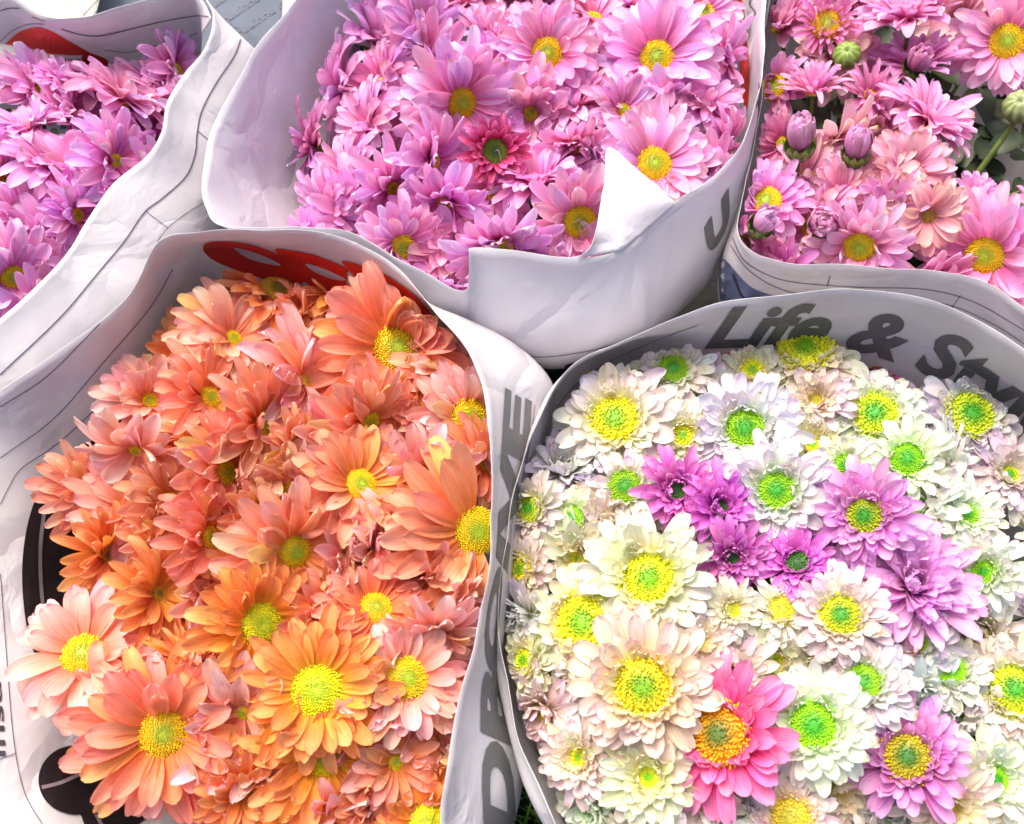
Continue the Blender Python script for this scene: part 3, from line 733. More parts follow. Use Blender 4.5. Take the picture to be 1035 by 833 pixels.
# (bouquet, x, y, reach, disc radius, tilt right, tilt up, kind, extra height, short name, rest of label, options)
H = [
 # --- lilac, top left
 ('A', 127, 99, 56, 13, .5, 1.6, 'rose', .012, 'lilac bloom with flat yellow eye', 'turned up towards the far paper wall', {}),
 ('A', 178, 72, 46, 9, 1.5, .5, 'lilac', .008, 'lilac bloom tucked under the outer fold', 'petals pointing left', {}),
 ('A', 66, 84, 32, 7, .2, 1.4, 'lilac', .008, 'small upright lilac bloom', 'standing against the red printed panel', {'cup': 20}),
 ('A', 30, 130, 44, 8, -.5, 1.2, 'lilac', .006, 'lilac bloom fanning left', 'at the frame edge below the red panel', {}),
 ('A', 118, 165, 56, 10, 1.3, .6, 'lilac', .010, 'large pale lilac side-facing bloom', 'close to the fold of the paper', {}),
 ('A', 52, 168, 52, 9, .5, 1.3, 'lilac', .008, 'lilac bloom in the bouquet middle', 'with its eye turned away', {}),
 ('A', 78, 218, 46, 8, 1.4, .3, 'lilac', .004, 'lilac bloom at the near fold', 'petals streaming left', {}),
 ('A', 13, 280, 56, 13, .3, -.3, 'lilac', .010, 'lilac bloom with orange yellow eye', 'at the left frame edge lowest in its bunch', {}),
 ('A', 20, 222, 48, 8, .9, .9, 'lilac', .006, 'lilac bloom above the yellow-eyed edge bloom', 'by the left frame edge', {}),
 # --- pink, middle
 ('B', 553, 54, 53, 17, .05, .25, 'rose', .016, 'round pink daisy with green yellow eye', 'near the top of the middle bouquet', {}),
 ('B', 466, 104, 64, 17, .45, -.25, 'rose', .014, 'big pink daisy leaning right', 'left of centre with wide upper petals', {}),
 ('B', 664, 58, 66, 18, -.1, .35, 'lilac', .014, 'very full pink daisy', 'at the upper right of the middle bouquet', {}),
 ('B', 661, 166, 62, 19, .15, .35, 'rose', .012, 'pink daisy rising behind the white corner', 'with golden eye', {}),
 ('B', 585, 224, 54, 18, .35, -.35, 'rose', .012, 'pink daisy with lime eye', 'lowest right beside the white corner', {}),
 ('B', 406, 250, 52, 14, .45, -.3, 'lilac', .010, 'pink daisy with yellow eye', 'lowest left above the orange bouquet wrap', {}),
 ('B', 508, 249, 60, 13, .1, -1.0, 'lilac', .008, 'pink daisy fanned like a shell', 'its eye cut off by the wrap', {'e_add': 10}),
 ('B', 500, 153, 36, 15, .15, .1, 'crimson', .016, 'crimson bloom with dark green hollow eye', 'in the heart of the middle bouquet', {'cup': 10}),
 ('B', 438, 163, 58, 9, 1.2, .0, 'lilac', .008, 'pink daisy with a hidden orange eye', 'facing right', {}),
 ('B', 396, 190, 54, 8, .9, -.6, 'lilac', .006, 'pink daisy with tiny green eye', 'sideways on the left', {}),
 ('B', 430, 36, 54, 9, .9, .3, 'lilac', .006, 'deep pink side-facing daisy', 'at the upper left of the bunch', {'shade': .9}),
 ('B', 495, 40, 40, 8, .3, .9, 'rose', .004, 'half open pink flower', 'with petal tips pointing up', {'cup': 35}),
 ('B', 582, 147, 42, 10, .0, -1.0, 'rose', .004, 'upright cupped pink flower', 'with its eye at the bottom', {'cup': 30}),
 ('B', 600, 18, 42, 9, .2, .8, 'rose', .004, 'coral pink flower on the top frame edge', 'beside the round daisy', {}),
 ('B', 711, 12, 42, 11, .3, .5, 'lilac', .006, 'pink flower on the top frame edge', 'left of the printed red strip', {}),
 ('B', 712, 104, 44, 9, .4, .8, 'lilac', .002, 'pink flower with small lime eye', 'under the very full daisy', {}),
 ('B', 372, 128, 50, 8, -.9, .5, 'lilac', .004, 'lilac pink flower facing the plain flap', 'on the left border', {'shade': .93}),
 ('B', 352, 178, 48, 8, -.8, .3, 'lilac', .004, 'pink flower drooping to the left border', 'second from the bottom', {}),
 ('B', 332, 208, 40, 7, -.7, -.3, 'lilac', .004, 'small pink flower in the left corner', 'just above the paper rim', {}),
 ('B', 385, 85, 46, 8, -.8, .6, 'mauve', .004, 'mauve flower against the plain flap', 'upper left border', {}),
 ('B', 630, 112, 44, 8, .5, .4, 'rose', .002, 'rosy flower between two golden-eyed daisies', 'right of centre', {}),
 ('B', 735, 150, 40, 7, .8, .2, 'mauve', .002, 'mauve flower pressed to the right wall', 'below the red strip', {}),
 ('B', 545, 185, 50, 9, -.2, .9, 'lilac', .002, 'pink flower above the lime-eyed daisy', 'petals upright', {'cup': 20}),
 ('B', 450, 205, 50, 9, -.3, -.8, 'lilac', .006, 'loose double pink flower', 'between the yellow-eyed and the shell-fanned daisies', {'cup': 10}),
 ('B', 735, 60, 46, 8, .9, .4, 'lilac', .002, 'pink flower beside the printed red strip', 'facing the wall', {}),
 # --- pale pink and buds, right
 ('C', 1018, 42, 58, 18, .1, .2, 'rose', .022, 'pink daisy with yellow green eye', 'in the top right corner', {'stem_to': (955, 125, -.03)}),
 ('C', 918, 18, 60, 12, -.1, 1.3, 'lilac', .022, 'violet pink flower seen from its side', 'on the top frame edge with orange eye', {'e_add': 10}),
 ('C', 836, 24, 36, 16, .1, .3, 'mauve', .016, 'opening magenta flower with big green eye', 'near the handwritten date', {'cup': 40, 'spiky': True}),
 ('C', 784, 88, 40, 14, -.4, .4, 'mauve', .000, 'pink flower with bare lime eye', 'against the left wall', {'cup': 10}),
 ('C', 822, 92, 42, 8, .1, 1.2, 'rose', .010, 'upright pink tuft', 'above the first green-cupped bud', {'cup': 45, 'spiky': True}),
 ('C', 880, 98, 40, 8, .4, .6, 'mauve', .008, 'curled deep pink flower', 'in the upper centre of the right bouquet', {'cup': 30, 'spiky': True}),
 ('C', 774, 204, 50, 17, -.1, .5, 'lilac', .006, 'violet pink daisy with yellow eye', 'at the lower left wall', {}),
 ('C', 869, 250, 56, 18, -.2, -.45, 'rose', .010, 'pink daisy with orange eye', 'cut by the paper rim', {'e_add': 8}),
 ('C', 996, 258, 76, 20, -.35, -.2, 'rose', .012, 'large pink daisy with golden eye', 'in the lower right of its bunch', {}),
 ('C', 938, 122, 60, 9, .7, .8, 'rose', .014, 'broad pale pink side-facing flower', 'fanning right over the dark gap', {}),
 ('C', 918, 172, 52, 8, .3, .2, 'faded', .014, 'withered pale flower', 'in the centre with creased petals', {}),
 ('C', 938, 218, 48, 8, .2, -.2, 'faded', .012, 'browning faded flower', 'above the paper rim', {}),
 ('C', 890, 185, 48, 7, -.5, .3, 'faded', .008, 'pale papery flower', 'right of the second green-cupped bud', {}),
 ('C', 982, 205, 38, 7, .6, .5, 'rose', .006, 'short-petalled pink flower', 'above the large golden-eyed daisy', {'cup': 15}),
 ('C', 850, 195, 42, 7, -.2, .2, 'rose', .002, 'pink petals under the two buds', 'left of the faded ones', {}),
 ('C', 790, 145, 40, 7, -.5, .4, 'mauve', .000, 'mauve flower beside the left wall', 'below the bare lime eye', {}),
 ('C', 900, 215, 44, 7, .0, -.2, 'rose', .006, 'pink flower between faded ones', 'just above the orange-eyed daisy', {}),
 # --- orange, front left
 ('D', 401, 352, 92, 24, .18, .22, 'salmon', .010, 'wide salmon daisy with green yellow eye', 'at the top of the orange bouquet', {}),
 ('D', 476, 424, 62, 22, .35, .1, 'peach', .004, 'pink salmon daisy with plump golden eye', 'against the right wall', {}),
 ('D', 281, 294, 56, 18, .2, .8, 'rust', .004, 'rusty orange daisy', 'under the red lettering', {}),
 ('D', 298, 557, 74, 18, .6, -.35, 'salmon', .006, 'orange daisy leaning right', 'left of centre', {}),
 ('D', 481, 537, 98, 24, .35, -.15, 'salmon', .008, 'huge salmon daisy', 'half under the right rim', {}),
 ('D', 264, 632, 66, 23, .5, -.1, 'orange', .010, 'orange daisy with lime oval eye', 'in the lower left middle', {}),
 ('D', 321, 698, 74, 26, -.05, -.1, 'orange', .014, 'orange daisy with large lime eye', 'in the lower middle', {'n_mul': 1.15}),
 ('D', 328, 765, 76, 20, .1, -.35, 'orange', .002, 'orange daisy tucked below the lime-eyed one', 'at the bottom', {}),
 ('D', 411, 686, 62, 22, .35, .15, 'peach', .008, 'pinkish daisy with dark-dotted yellow eye', 'lower right', {}),
 ('D', 165, 741, 86, 24, -.05, -.2, 'salmon', .014, 'big salmon daisy with golden eye', 'at the bottom left above the black picture', {}),
 ('D', 84, 661, 74, 21, -.35, .35, 'peach', .018, 'pale salmon daisy overhanging the black picture', 'at the left edge', {'n_mul': .75}),
 ('D', 380, 615, 60, 17, .3, .5, 'salmon', .002, 'salmon daisy with green eye', 'between the huge one and the dark-dotted one', {}),
 ('D', 364, 490, 70, 17, .4, .35, 'salmon', .006, 'salmon daisy with half covered yellow eye', 'in the upper right middle', {}),
 ('D', 268, 430, 70, 15, 1.0, .0, 'salmon', .008, 'salmon daisy with yellow crescent eye', 'facing right in the upper middle', {}),
 ('D', 372, 428, 62, 13, .9, -.4, 'salmon', .006, 'salmon daisy below the topmost wide one', 'facing right', {}),
 ('D', 228, 478, 66, 14, 1.1, .1, 'salmon', .006, 'salmon daisy with narrow lime eye', 'facing right, left of centre', {}),
 ('D', 212, 543, 62, 12, 1.3, .1, 'salmon', .004, 'salmon daisy with sliver of lime eye', 'in the left middle', {}),
 ('D', 212, 402, 60, 12, .8, .5, 'salmon', .004, 'orange daisy with faint yellow eye', 'near the ruled paper flap', {}),
 ('D', 432, 832, 54, 20, .1, -.1, 'orange', .004, 'orange daisy cut by the bottom edge', 'next to the grey lettering', {}),
 ('D', 300, 838, 50, 12, .1, -.2, 'orange', .000, 'orange daisy on the bottom edge', 'below the tucked one', {}),
 ('D', 138, 455, 58, 8, -.4, -.8, 'peach', .014, 'drooping pale salmon flower', 'hanging over the black picture, upper left', {'n_mul': .7}),
 ('D', 88, 500, 52, 10, .8, .2, 'salmon', -.004, 'side-facing orange flower on the left border', 'inside the black curve', {'shade': .92}),
 ('D', 108, 560, 56, 9, .9, -.1, 'rust', -.006, 'brownish orange flower', 'pointing left inside the black curve', {}),
 ('D', 190, 668, 44, 9, .1, .8, 'rust', .000, 'half closed golden brown flower', 'above the big bottom left daisy', {'cup': 35, 'spiky': True}),
 ('D', 236, 342, 60, 9, .6, .6, 'peach', .004, 'pale pink salmon flower', 'below the rusty orange daisy', {}),
 ('D', 310, 385, 68, 9, .9, .4, 'peach', .004, 'light pink flower streaked with white', 'left of the topmost wide daisy', {'n_mul': .9}),
 ('D', 298, 452, 40, 9, .8, -.3, 'salmon', .006, 'small salmon flower with green eye', 'in the upper middle', {}),
 ('D', 450, 375, 56, 8, .6, .8, 'peach', .000, 'soft pink flower', 'above the plump golden eye', {}),
 ('D', 428, 478, 56, 8, -.3, -.6, 'peach', .004, 'rosy salmon flower with broad petals', 'between the plump and the half covered eyes', {'n_mul': .8}),
 ('D', 172, 505, 56, 8, .8, .3, 'salmon', .000, 'crowded salmon flower', 'left of the narrow lime eye', {}),
 ('D', 160, 600, 58, 8, .8, .2, 'rust', .000, 'deep orange side-facing flower', 'left of the lime oval eye', {}),
 ('D', 440, 640, 56, 8, .2, -.8, 'peach', -.002, 'rosy flower under the huge daisy', 'by the right wall', {}),
 ('D', 245, 720, 62, 9, -.2, -.6, 'peach', .004, 'pale flower between the two big bottom daisies', 'petals to the left', {}),
 ('D', 245, 800, 54, 9, .1, -.3, 'rust', .000, 'tight golden orange flower', 'right of the black picture corner', {'cup': 15}),
 ('D', 115, 700, 54, 8, -.4, -.8, 'peach', .004, 'pink drooping flower', 'between the two bottom left daisies', {'n_mul': .8}),
 ('D', 400, 770, 52, 9, .4, -.2, 'salmon', .000, 'dark salmon flower', 'near the right wall at the bottom', {'shade': .92}),
 ('D', 340, 300, 50, 8, .3, 1.0, 'rust', -.004, 'rusty flower half below the red lettering', 'left of the topmost wide daisy', {}),
 # --- white and mixed, front right
 ('E', 622, 424, 68, 26, -.1, .25, 'cream', .012, 'large cream flower with fluffy yellow eye', 'at the upper left of the white bouquet', {'e_add': -4}),
 ('E', 680, 373, 44, 16, .1, .35, 'limey', .010, 'small cream daisy with bright green eye', 'at the upper rim', {}),
 ('E', 753, 433, 64, 22, -.05, .1, 'white', .010, 'white flower with pale lime eye', 'upper middle', {}),
 ('E', 785, 496, 64, 21, .0, .1, 'white', .014, 'pure white flower with lime eye', 'right of the purple flowers', {}),
 ('E', 814, 356, 58, 26, .05, .7, 'cream', .008, 'cream flower with brownish yellow ring', 'under the word Life', {}),
 ('E', 884, 419, 52, 25, .0, .35, 'blush', .006, 'pinkish flower with broad lemon eye', 'upper right middle', {'e_add': -4}),
 ('E', 980, 420, 56, 26, .35, .35, 'blush', .010, 'pinkish white flower with dark-centred yellow eye', 'under the letters at the right', {}),
 ('E', 917, 464, 46, 18, .0, .2, 'limey', .008, 'greenish white flower', 'with vivid green eye', {}),
 ('E', 874, 521, 60, 20, -.15, -.05, 'orchid', .024, 'lilac flower with green eye and yellow ring', 'right of centre', {}),
 ('E', 855, 471, 36, 13, .0, .1, 'limey', .002, 'small white flower with green eye', 'above the lilac one', {}),
 ('E', 684, 496, 48, 10, .1, .0, 'magenta', .010, 'orchid purple flower with tiny dark eye', 'left of centre', {'shade': 1.15}),
 ('E', 728, 512, 48, 8, .4, .2, 'magenta', .008, 'vivid purple flower', 'leaning on the pure white one', {'shade': 1.1}),
 ('E', 740, 563, 42, 8, .2, -.2, 'magenta', .006, 'deep violet flower', 'right above the big green-eyed cream flower', {}),
 ('E', 806, 569, 42, 13, .1, .25, 'magenta', .006, 'violet flower with deep green eye', 'in the centre', {'shade': 1.15}),
 ('E', 632, 492, 42, 18, -.15, .2, 'limey', .006, 'cream flower with flat green eye', 'left of the purple flowers', {}),
 ('E', 536, 514, 42, 15, -.6, .1, 'blush', .004, 'white flower with oval green eye', 'at the left rim', {}),
 ('E', 578, 525, 36, 15, -.3, .2, 'white', .000, 'small white flower with lime eye', 'between the rim and the cream ones', {}),
 ('E', 655, 584, 76, 28, .05, .05, 'cream', .018, 'big cream flower with bright lime eye', 'left of centre', {}),
 ('E', 591, 630, 66, 32, -.35, .1, 'cream', .008, 'cream flower with pitted yellow eye', 'by the left rim', {}),
 ('E', 650, 693, 78, 32, -.05, -.1, 'cream', .020, 'largest cream flower with yellow eye', 'in the lower left', {}),
 ('E', 728, 742, 82, 31, -.35, .0, 'hotpink', .012, 'hot pink flower with orange eye', 'at the lower middle', {}),
 ('E', 850, 622, 54, 22, .0, .1, 'blush', .012, 'pinkish white flower with green gold eye', 'below the centre', {}),
 ('E', 922, 592, 76, 6, .42, .30, 'orchid', .006, 'large lilac pompom flower', 'with no eye showing at the right', {'n_mul': 1.55, 'cup': 12}),
 ('E', 822, 733, 66, 26, .0, .0, 'white', .014, 'white flower with dark green oval eye', 'right of the hot pink one', {}),
 ('E', 873, 690, 54, 21, -.2, .2, 'white', .008, 'white flower with flat lime eye', 'behind the dark green-eyed one', {}),
 ('E', 917, 765, 66, 26, .0, .1, 'violet', .014, 'orchid pink flower with green and gold eye', 'at the lower right', {}),
 ('E', 961, 677, 40, 17, .1, .2, 'white', .006, 'small white flower with green eye', 'left of the right edge flower', {}),
 ('E', 1025, 697, 62, 27, .1, .1, 'blush', .016, 'pinkish white flower with big green eye', 'at the right frame edge', {}),
 ('E', 995, 578, 48, 13, -.4, .1, 'white', .010, 'white flower with narrow green eye', 'right of the lilac pompom', {}),
 ('E', 977, 520, 46, 12, .5, .3, 'limey', .004, 'pale flower with faint green eye', 'above the narrow-eyed one', {}),
 ('E', 790, 616, 38, 15, .3, .2, 'blushpeach', .002, 'peach white flower with straw eye', 'below the violet one', {}),
 ('E', 528, 575, 40, 14, -.8, .0, 'cream', -.002, 'cream flower with olive eye', 'pressed against the left rim', {}),
 ('E', 532, 668, 42, 14, -.8, .1, 'cream', -.002, 'cream flower with olive yellow eye', 'lower down the left rim', {}),
 ('E', 800, 826, 50, 22, -.1, -.1, 'blushpeach', .006, 'peach flower with olive eye', 'cut by the bottom edge', {}),
 ('E', 1004, 788, 62, 16, .5, -.1, 'white', .010, 'white flower with pale yellow eye', 'in the bottom right corner', {}),
 ('E', 740, 616, 36, 9, .4, .0, 'blushpeach', .004, 'peach flower with small mustard eye', 'right of the lime-eyed cream', {}),
 ('E', 728, 352, 42, 6, -.1, .6, 'coral', -.006, 'coral pink flower', 'below the letter L', {}),
 ('E', 888, 372, 46, 6, .2, .6, 'berry', -.012, 'dark berry pink flower', 'in the shade under the ampersand', {}),
 ('E', 836, 537, 32, 12, .0, .0, 'blush', .000, 'little flower with mustard eye', 'between the white and the lilac', {}),
 ('E', 585, 765, 50, 10, -.4, -.2, 'cream', .002, 'cream flower with hidden green eye', 'at the lower left rim', {}),
 ('E', 655, 785, 60, 11, .0, -.2, 'cream', .008, 'cream flower spreading', 'under the largest one', {}),
 ('E', 690, 440, 40, 12, .0, .1, 'cream', .002, 'cream flower with partly covered yellow eye', 'right of the fluffy-eyed one', {}),
 ('E', 760, 375, 42, 12, .1, .4, 'cream', .002, 'ivory flower with lemon eye', 'under the rim near the coral one', {}),
 ('E', 825, 405, 46, 7, .0, .3, 'blushpeach', .002, 'blush flower with curled petals', 'left of the lemon-eyed one', {}),
 ('E', 1020, 480, 50, 10, .4, .3, 'blush', .006, 'pale flower at the right edge', 'below the dark-centred yellow eye', {}),
 ('E', 930, 650, 46, 8, .1, -.1, 'white', .004, 'white flower without visible eye', 'below the lilac pompom', {}),
 ('E', 705, 650, 50, 7, .5, .1, 'cream', .004, 'cream petals', 'between the lime-eyed and the largest cream flowers', {}),
 ('E', 960, 815, 62, 8, .3, -.3, 'blushpeach', .008, 'creamy flower with long streaming petals', 'on the bottom edge at the right', {}),
 ('E', 590, 350+25, 40, 7, -.3, .5, 'blushpeach', -.008, 'peach flower in the upper left rim corner', 'above the fluffy-eyed one', {}),
 ('E', 640, 375, 36, 7, -.2, .5, 'cream', -.006, 'cream flower by the rim', 'left of the green-eyed small daisy', {}),
]
heroes = []
for (b, px, py, R, rd, tx, ty, kind, ex, short, rest, opt) in H:
    flower(b, px, py, R, rd, tx, ty, kind, dome(b, px, py)+ex, (short+', '+rest), group=GR[b], **opt)
    heroes.append((b, px, py, R, short))

# --- buds
def budf(px, py, R, tx, ty, kind, dz, label, shade=1.0):
    flower('C', px, py, R, R*.3, tx, ty, kind, dz, label, group='flower buds of the top right bouquet', bud=True, shade=shade)
budf(808, 152, 24, .1, 1.0, 'rose', .032, 'pink bud in a green cup with petals just parting, left of the pair')
budf(864, 160, 22, .2, 1.0, 'rose', .032, 'pink bud in a green cup beside the withered flowers, right of the pair')
budf(924, 70, 19, .3, .6, 'mauve', .022, 'deep pink closed bud in the upper middle of the right bouquet', .9)
budf(767, 231, 20, .4, .5, 'lilac', .024, 'small lilac bud opening above the rim at the lower left')
budf(832, 226, 23, .0, .1, 'mauve', .024, 'round mauve bud seen from the top beside the orange-eyed daisy')

def green_bud(px, py, R, dz, label, tip=(.30, .42, .08), stem_to=None):
    pos = at(px, py, dz); depth = (pos-CAM).dot(FWD); r = R*depth/F
    n = ((CAM-pos).normalized()+UP*.5).normalized(); M = frame(n, 0)
    root = empty('green_bud', pos); tag(root, label, 'flower bud', 'flower buds of the top right bouquet')
    V = []; Fc = []; C = []
    nb = 20; nr = 12
    for i in range(nr+1):
        th = math.pi*i/nr
        for j in range(nb):
            a = j/nb*2*math.pi; rr = r*(1+.05*math.cos(a*9+th*2))*(1 if i else .7)
            V.append((rr*math.sin(th)*math.cos(a), rr*math.sin(th)*math.sin(a), rr*.85*math.cos(th)))
            g = .5+.5*math.cos(a*9+th*2); C.append(np.array((.10, .20, .03))*(1-g)+np.array(tip)*g)
    for i in range(nr):
        for j in range(nb): Fc.append((i*nb+j, i*nb+(j+1) % nb, (i+1)*nb+(j+1) % nb, (i+1)*nb+j))
    mesh_obj('bud', np.array(V)@M+np.array(pos), Fc, M_GREEN, root, cols=np.array(C), origin=tuple(pos))
    c = WALLS['C'][2]; p3 = Vector((c[0], c[1], .12))
    pts = [pos-Vector(n)*r*.7, pos-Vector(n)*r*2+Vector((0, 0, -.02)), pos.lerp(p3, .4), p3]
    if stem_to: q = at(*stem_to); pts = [pos-Vector(n)*r*.5]+[(pos-Vector(n)*r).lerp(q, t) for t in (.1, .4, .7, 1)]
    sv, sf, sc = tube(pts, [.0015 if not stem_to else .0021]*len(pts), (.13, .20, .04)); mesh_obj('stem', sv, sf, M_GREEN, root, cols=sc, origin=tuple(pos))
green_bud(856, 56, 14, .018, 'round light green closed bud beside the opening magenta flower')
green_bud(838, 48, 8, .010, 'tiny dark green bud left of the round light green one', (.06, .22, .06))
green_bud(1031, 108, 17, .020, 'green and pale bud with a dark speck at the right frame edge', (.42, .44, .22), (983, 182, -.03))

# --- fillers: heads half hidden between the named ones
def near_hero(b, px, py):
    best = None
    for (hb, hx, hy, R, short) in heroes:
        if hb != b: continue
        d = math.hypot(px-hx, py-hy)
        if best is None or d < best[0]: best = (d, hx, hy, short)
    return best
DIRS = ['right of', 'upper right of', 'above', 'upper left of', 'left of', 'lower left of', 'below', 'lower right of']
used = set(); fcount = {}
AREA = {'A': ((-30, 40), (200, 330)), 'B': ((310, -30), (760, 300)), 'C': ((745, -30), (1060, 290)), 'D': ((60, 270), (495, 860)), 'E': ((515, 340), (1060, 860))}
KINDS = {'A': ['lilac'], 'B': ['lilac', 'lilac', 'rose', 'mauve'], 'C': ['rose', 'mauve', 'rose', 'faded'], 'D': ['salmon', 'salmon', 'peach', 'peach', 'peach', 'rust'], 'E': ['cream', 'white', 'blush', 'white', 'blushpeach']}
WORD = {'lilac': 'lilac', 'rose': 'pink', 'mauve': 'mauve', 'faded': 'faded pink', 'salmon': 'salmon', 'peach': 'pale salmon', 'rust': 'rusty orange', 'orange': 'orange',
        'cream': 'cream', 'white': 'white', 'blush': 'blush', 'blushpeach': 'peachy'}
QUOTA = {'A': 19, 'B': 34, 'C': 20, 'D': 34, 'E': 36}
for b in 'ABCDE':
    (x0, y0), (x1, y1) = AREA[b]; cx, cy, r, _, _ = SIZE[b]
    cand = []
    for gy in range(y0, y1, 9):
        for gx in range(x0, x1, 9):
            px, py = gx+random.uniform(-3, 3), gy+random.uniform(-3, 3)
            dz = dome(b, px, py)-.010; p = at(px, py, dz)
            pl = wall_poly(b, p.z); c = np.array(WALLS[b][2])
            if not inside(c+(pl-c)*.93, p.x, p.y): continue
            if b == 'A' and py < 75+max(0, 30-px*.3): continue
            if b == 'C' and px > 940 and 50 < py < 195: continue
            if b == 'C' and 850 < px < 915 and 30 < py < 80: continue
            if b == 'D' and (px < 98 or px+py < 556 or (px < 130 and 600 < py) or (py > 790 and px < 230)): continue
            cand.append((px, py, dz))
    placed = [(h[1]-.0, h[2], h[3]) for h in heroes if h[0] == b]
    cov = [min(math.hypot(c_[0]-q[0], c_[1]-q[1])/(q[2]/50)**.7 for q in placed) for c_ in cand]
    for _ in range(QUOTA[b]):
        bi = max(range(len(cand)), key=lambda t: cov[t])
        if cov[bi] < 14: break
        px, py, dz = cand[bi]; R = random.uniform(48, 60)
        for t, c_ in enumerate(cand): cov[t] = min(cov[t], math.hypot(c_[0]-px, c_[1]-py))
        d, hx, hy, short = near_hero(b, px, py)
        kind = random.choice(KINDS[b])
        if b == 'D' and kind == 'rust' and px > 250 and py > 330: kind = 'salmon'
        if b == 'E' and py < 390: kind = random.choice(['coral', 'berry', 'blushpeach']) if px > 650 else 'blushpeach'
        tx = (px-cx)/r*.7+random.gauss(0, .65 if b != 'E' else .4); ty = -(py-cy)/r*.7+random.gauss(0, .65 if b != 'E' else .4)
        if b == 'D': tx += .75
        if b == 'A': tx += .6; ty += .2
        if b == 'B': ty += .45
        if b == 'C': tx += .2; ty += .35
        a = math.atan2(-(py-hy), px-hx); di = DIRS[int(round(a/(math.pi/4))) % 8]
        wd = WORD.get(kind, {'coral': 'coral', 'berry': 'berry pink'}.get(kind)); lab = None
        for pre in ('half hidden %s flower', 'deeper %s flower', 'tucked-in %s flower', 'lowest-lying %s flower', 'overlapped %s flower', 'shaded %s flower'):
            l = '%s %s the %s' % (pre % wd, di, short)
            if l not in used: lab = l; break
        if lab is None: continue
        used.add(lab)
        flower(b, px, py, R, random.uniform(7, 10), tx, ty, kind, dz, lab, cup=random.uniform(0, 25), group=GR[b], detail=.5)
        fcount[b] = fcount.get(b, 0)+1
print('heroes', len(heroes), 'fillers', fcount, 'total flowers', len(FLOWERS))

# --- leaves low in each bunch (one countless mass per bunch)
for b, lab in (('A', 'lilac'), ('B', 'middle pink'), ('C', 'right pink'), ('D', 'orange'), ('E', 'white')):
    (x0, y0), (x1, y1) = AREA[b]; V = []; Fc = []; C = []
    c = WALLS[b][2]
    for i in range(150 if b != 'C' else 420):  # extra leaves added in the right bunch to fill its gap with dark
        px, py = random.uniform(x0, x1), random.uniform(y0, y1); dz = dome(b, px, py)-random.uniform(.035, .065 if b != 'C' else .085)
        p = at(px, py, dz); pl = wall_poly(b, p.z); cc = np.array(c)
        if not inside(cc+(pl-cc)*.68, p.x, p.y): continue
        q = petal(random.uniform(.025, .04), random.uniform(.006, .010), random.uniform(-20, 40), -30, .2, 0, random.uniform(0, 6.28), 0, 0, (0, 0))
        off = len(V)*NL*NW; V.append(q+np.array(p)); Fc.append(PF+off); C.append(np.tile(np.array((.022, .040, .012))*random.uniform(.6, 1.4), (NL*NW, 1)))  # near-black green: shade of the gaps is put into the leaf colour
    o = mesh_obj('leaf_mass', np.concatenate(V), np.concatenate(Fc), M_GREEN, None, cols=np.concatenate(C), origin=(c[0], c[1], .3))
    tag(o, 'dark green leaves low between the stems of the %s bouquet' % lab, 'leaves', None, 'stuff')

# ------------------------------------------------------------------ buckets and ground
def bucket(key, label):
    c = WALLS[key][2]; prof = [(.060, .004), (.080, .004), (.092, .12), (.096, .18), (.101, .183), (.101, .190), (.094, .190), (.089, .12), (.076, .012), (.0, .012)]
    V = []; Fc = []; nb = 40
    for r, z in prof:
        for j in range(nb):
            a = j/nb*2*math.pi; V.append((c[0]+r*math.cos(a), c[1]+r*math.sin(a), z))
    for k in range(len(prof)-1):
        for j in range(nb): Fc.append((k*nb+j, k*nb+(j+1) % nb, (k+1)*nb+(j+1) % nb, (k+1)*nb+j))
    o = mesh_obj('flower_bucket', V, Fc, M_BUCK, None, origin=(c[0], c[1], 0)); tag(o, label, 'bucket', 'black buckets under the bouquets')
M_BUCK = flat_mat('black_plastic', (.02, .02, .022), .35, .1, 30)
bucket('A', 'black plastic bucket under the top left lilac bouquet'); bucket('B', 'black plastic bucket under the middle pink bouquet')
bucket('C', 'black plastic bucket under the top right pink bouquet'); bucket('D', 'black plastic bucket under the orange bouquet')
bucket('E', 'black plastic bucket under the white bouquet')

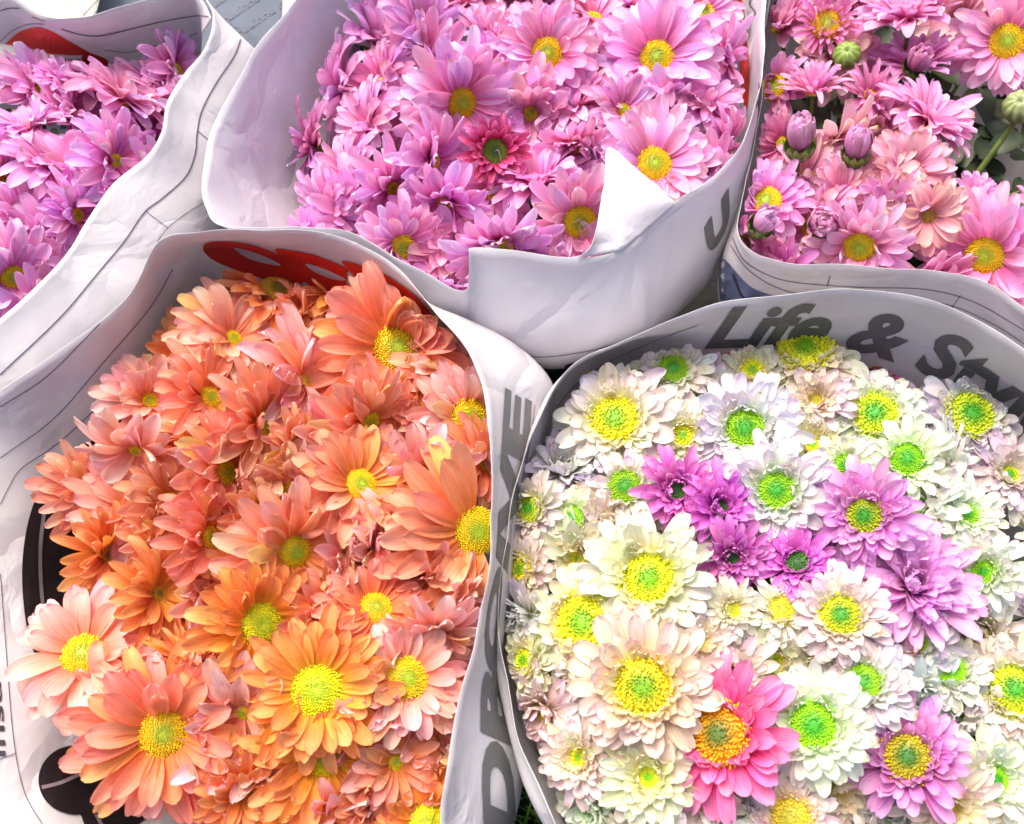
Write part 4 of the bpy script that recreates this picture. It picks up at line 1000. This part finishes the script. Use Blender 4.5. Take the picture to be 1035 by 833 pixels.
M_SOIL = flat_mat('soil', (.006, .007, .005), .9, .4, 30, 0, .01)
g = mesh_obj('ground', [(-60, -60, 0), (60, -60, 0), (60, 60, 0), (-60, 60, 0)], [(0, 1, 2, 3)], M_SOIL, None); tag(g, kind='structure')
V = []; Fc = []; C = []
for i in range(9000):
    x, y = random.uniform(-.25, .35), random.uniform(-.5, .05); h = random.uniform(.02, .05); a = random.uniform(0, 6.28); l = random.gauss(0, .012), random.gauss(0, .012)
    w = .0016; o = len(V); cx, cy = math.cos(a)*w, math.sin(a)*w
    V += [(x-cx, y-cy, 0), (x+cx, y+cy, 0), (x+cx*.7+l[0]*.5, y+cy*.7+l[1]*.5, h*.6), (x-cx*.7+l[0]*.5, y-cy*.7+l[1]*.5, h*.6), (x+l[0], y+l[1], h)]
    Fc += [(o, o+1, o+2, o+3), (o+3, o+2, o+4)]; s = random.uniform(.7, 1.5); C += [np.array((.16, .28, .035))*s]*5
gr = mesh_obj('grass', V, Fc, M_GREEN, None, cols=np.array(C)); tag(gr, 'green grass on the ground seen between the two front bouquets', 'grass', None, 'stuff')

# ------------------------------------------------------------------ light
w = bpy.data.worlds.new('World'); S.world = w; w.use_nodes = True
nt = w.node_tree; bg = nt.nodes['Background']
sky = nt.nodes.new('ShaderNodeTexSky'); sky.sky_type = 'NISHITA'; sky.sun_disc = False
EL, AZ = math.radians(62), math.radians(-35)          # azimuth from +y towards +x
sky.sun_elevation = EL; sky.sun_rotation = AZ
sky.dust_density = 8.0; sky.ozone_density = 0.3; sky.air_density = .7
nt.links.new(sky.outputs[0], bg.inputs[0]); bg.inputs[1].default_value = .15
sd = bpy.data.lights.new('sun', 'SUN'); sd.energy = 1.2; sd.angle = math.radians(32); sd.color = (1, .93, .82)
so = bpy.data.objects.new('sun', sd); COL.objects.link(so)
d = Vector((math.sin(AZ)*math.cos(EL), math.cos(AZ)*math.cos(EL), math.sin(EL)))
so.rotation_euler = d.to_track_quat('Z', 'Y').to_euler(); so.location = d*3

S.view_settings.view_transform = 'Standard'; S.view_settings.look = 'None'
S.view_settings.exposure = 1.06; S.view_settings.gamma = 1; S.view_settings.use_curve_mapping = False
S.render.engine = 'CYCLES'
S.cycles.max_bounces = 8; S.cycles.diffuse_bounces = 5; S.cycles.transmission_bounces = 6
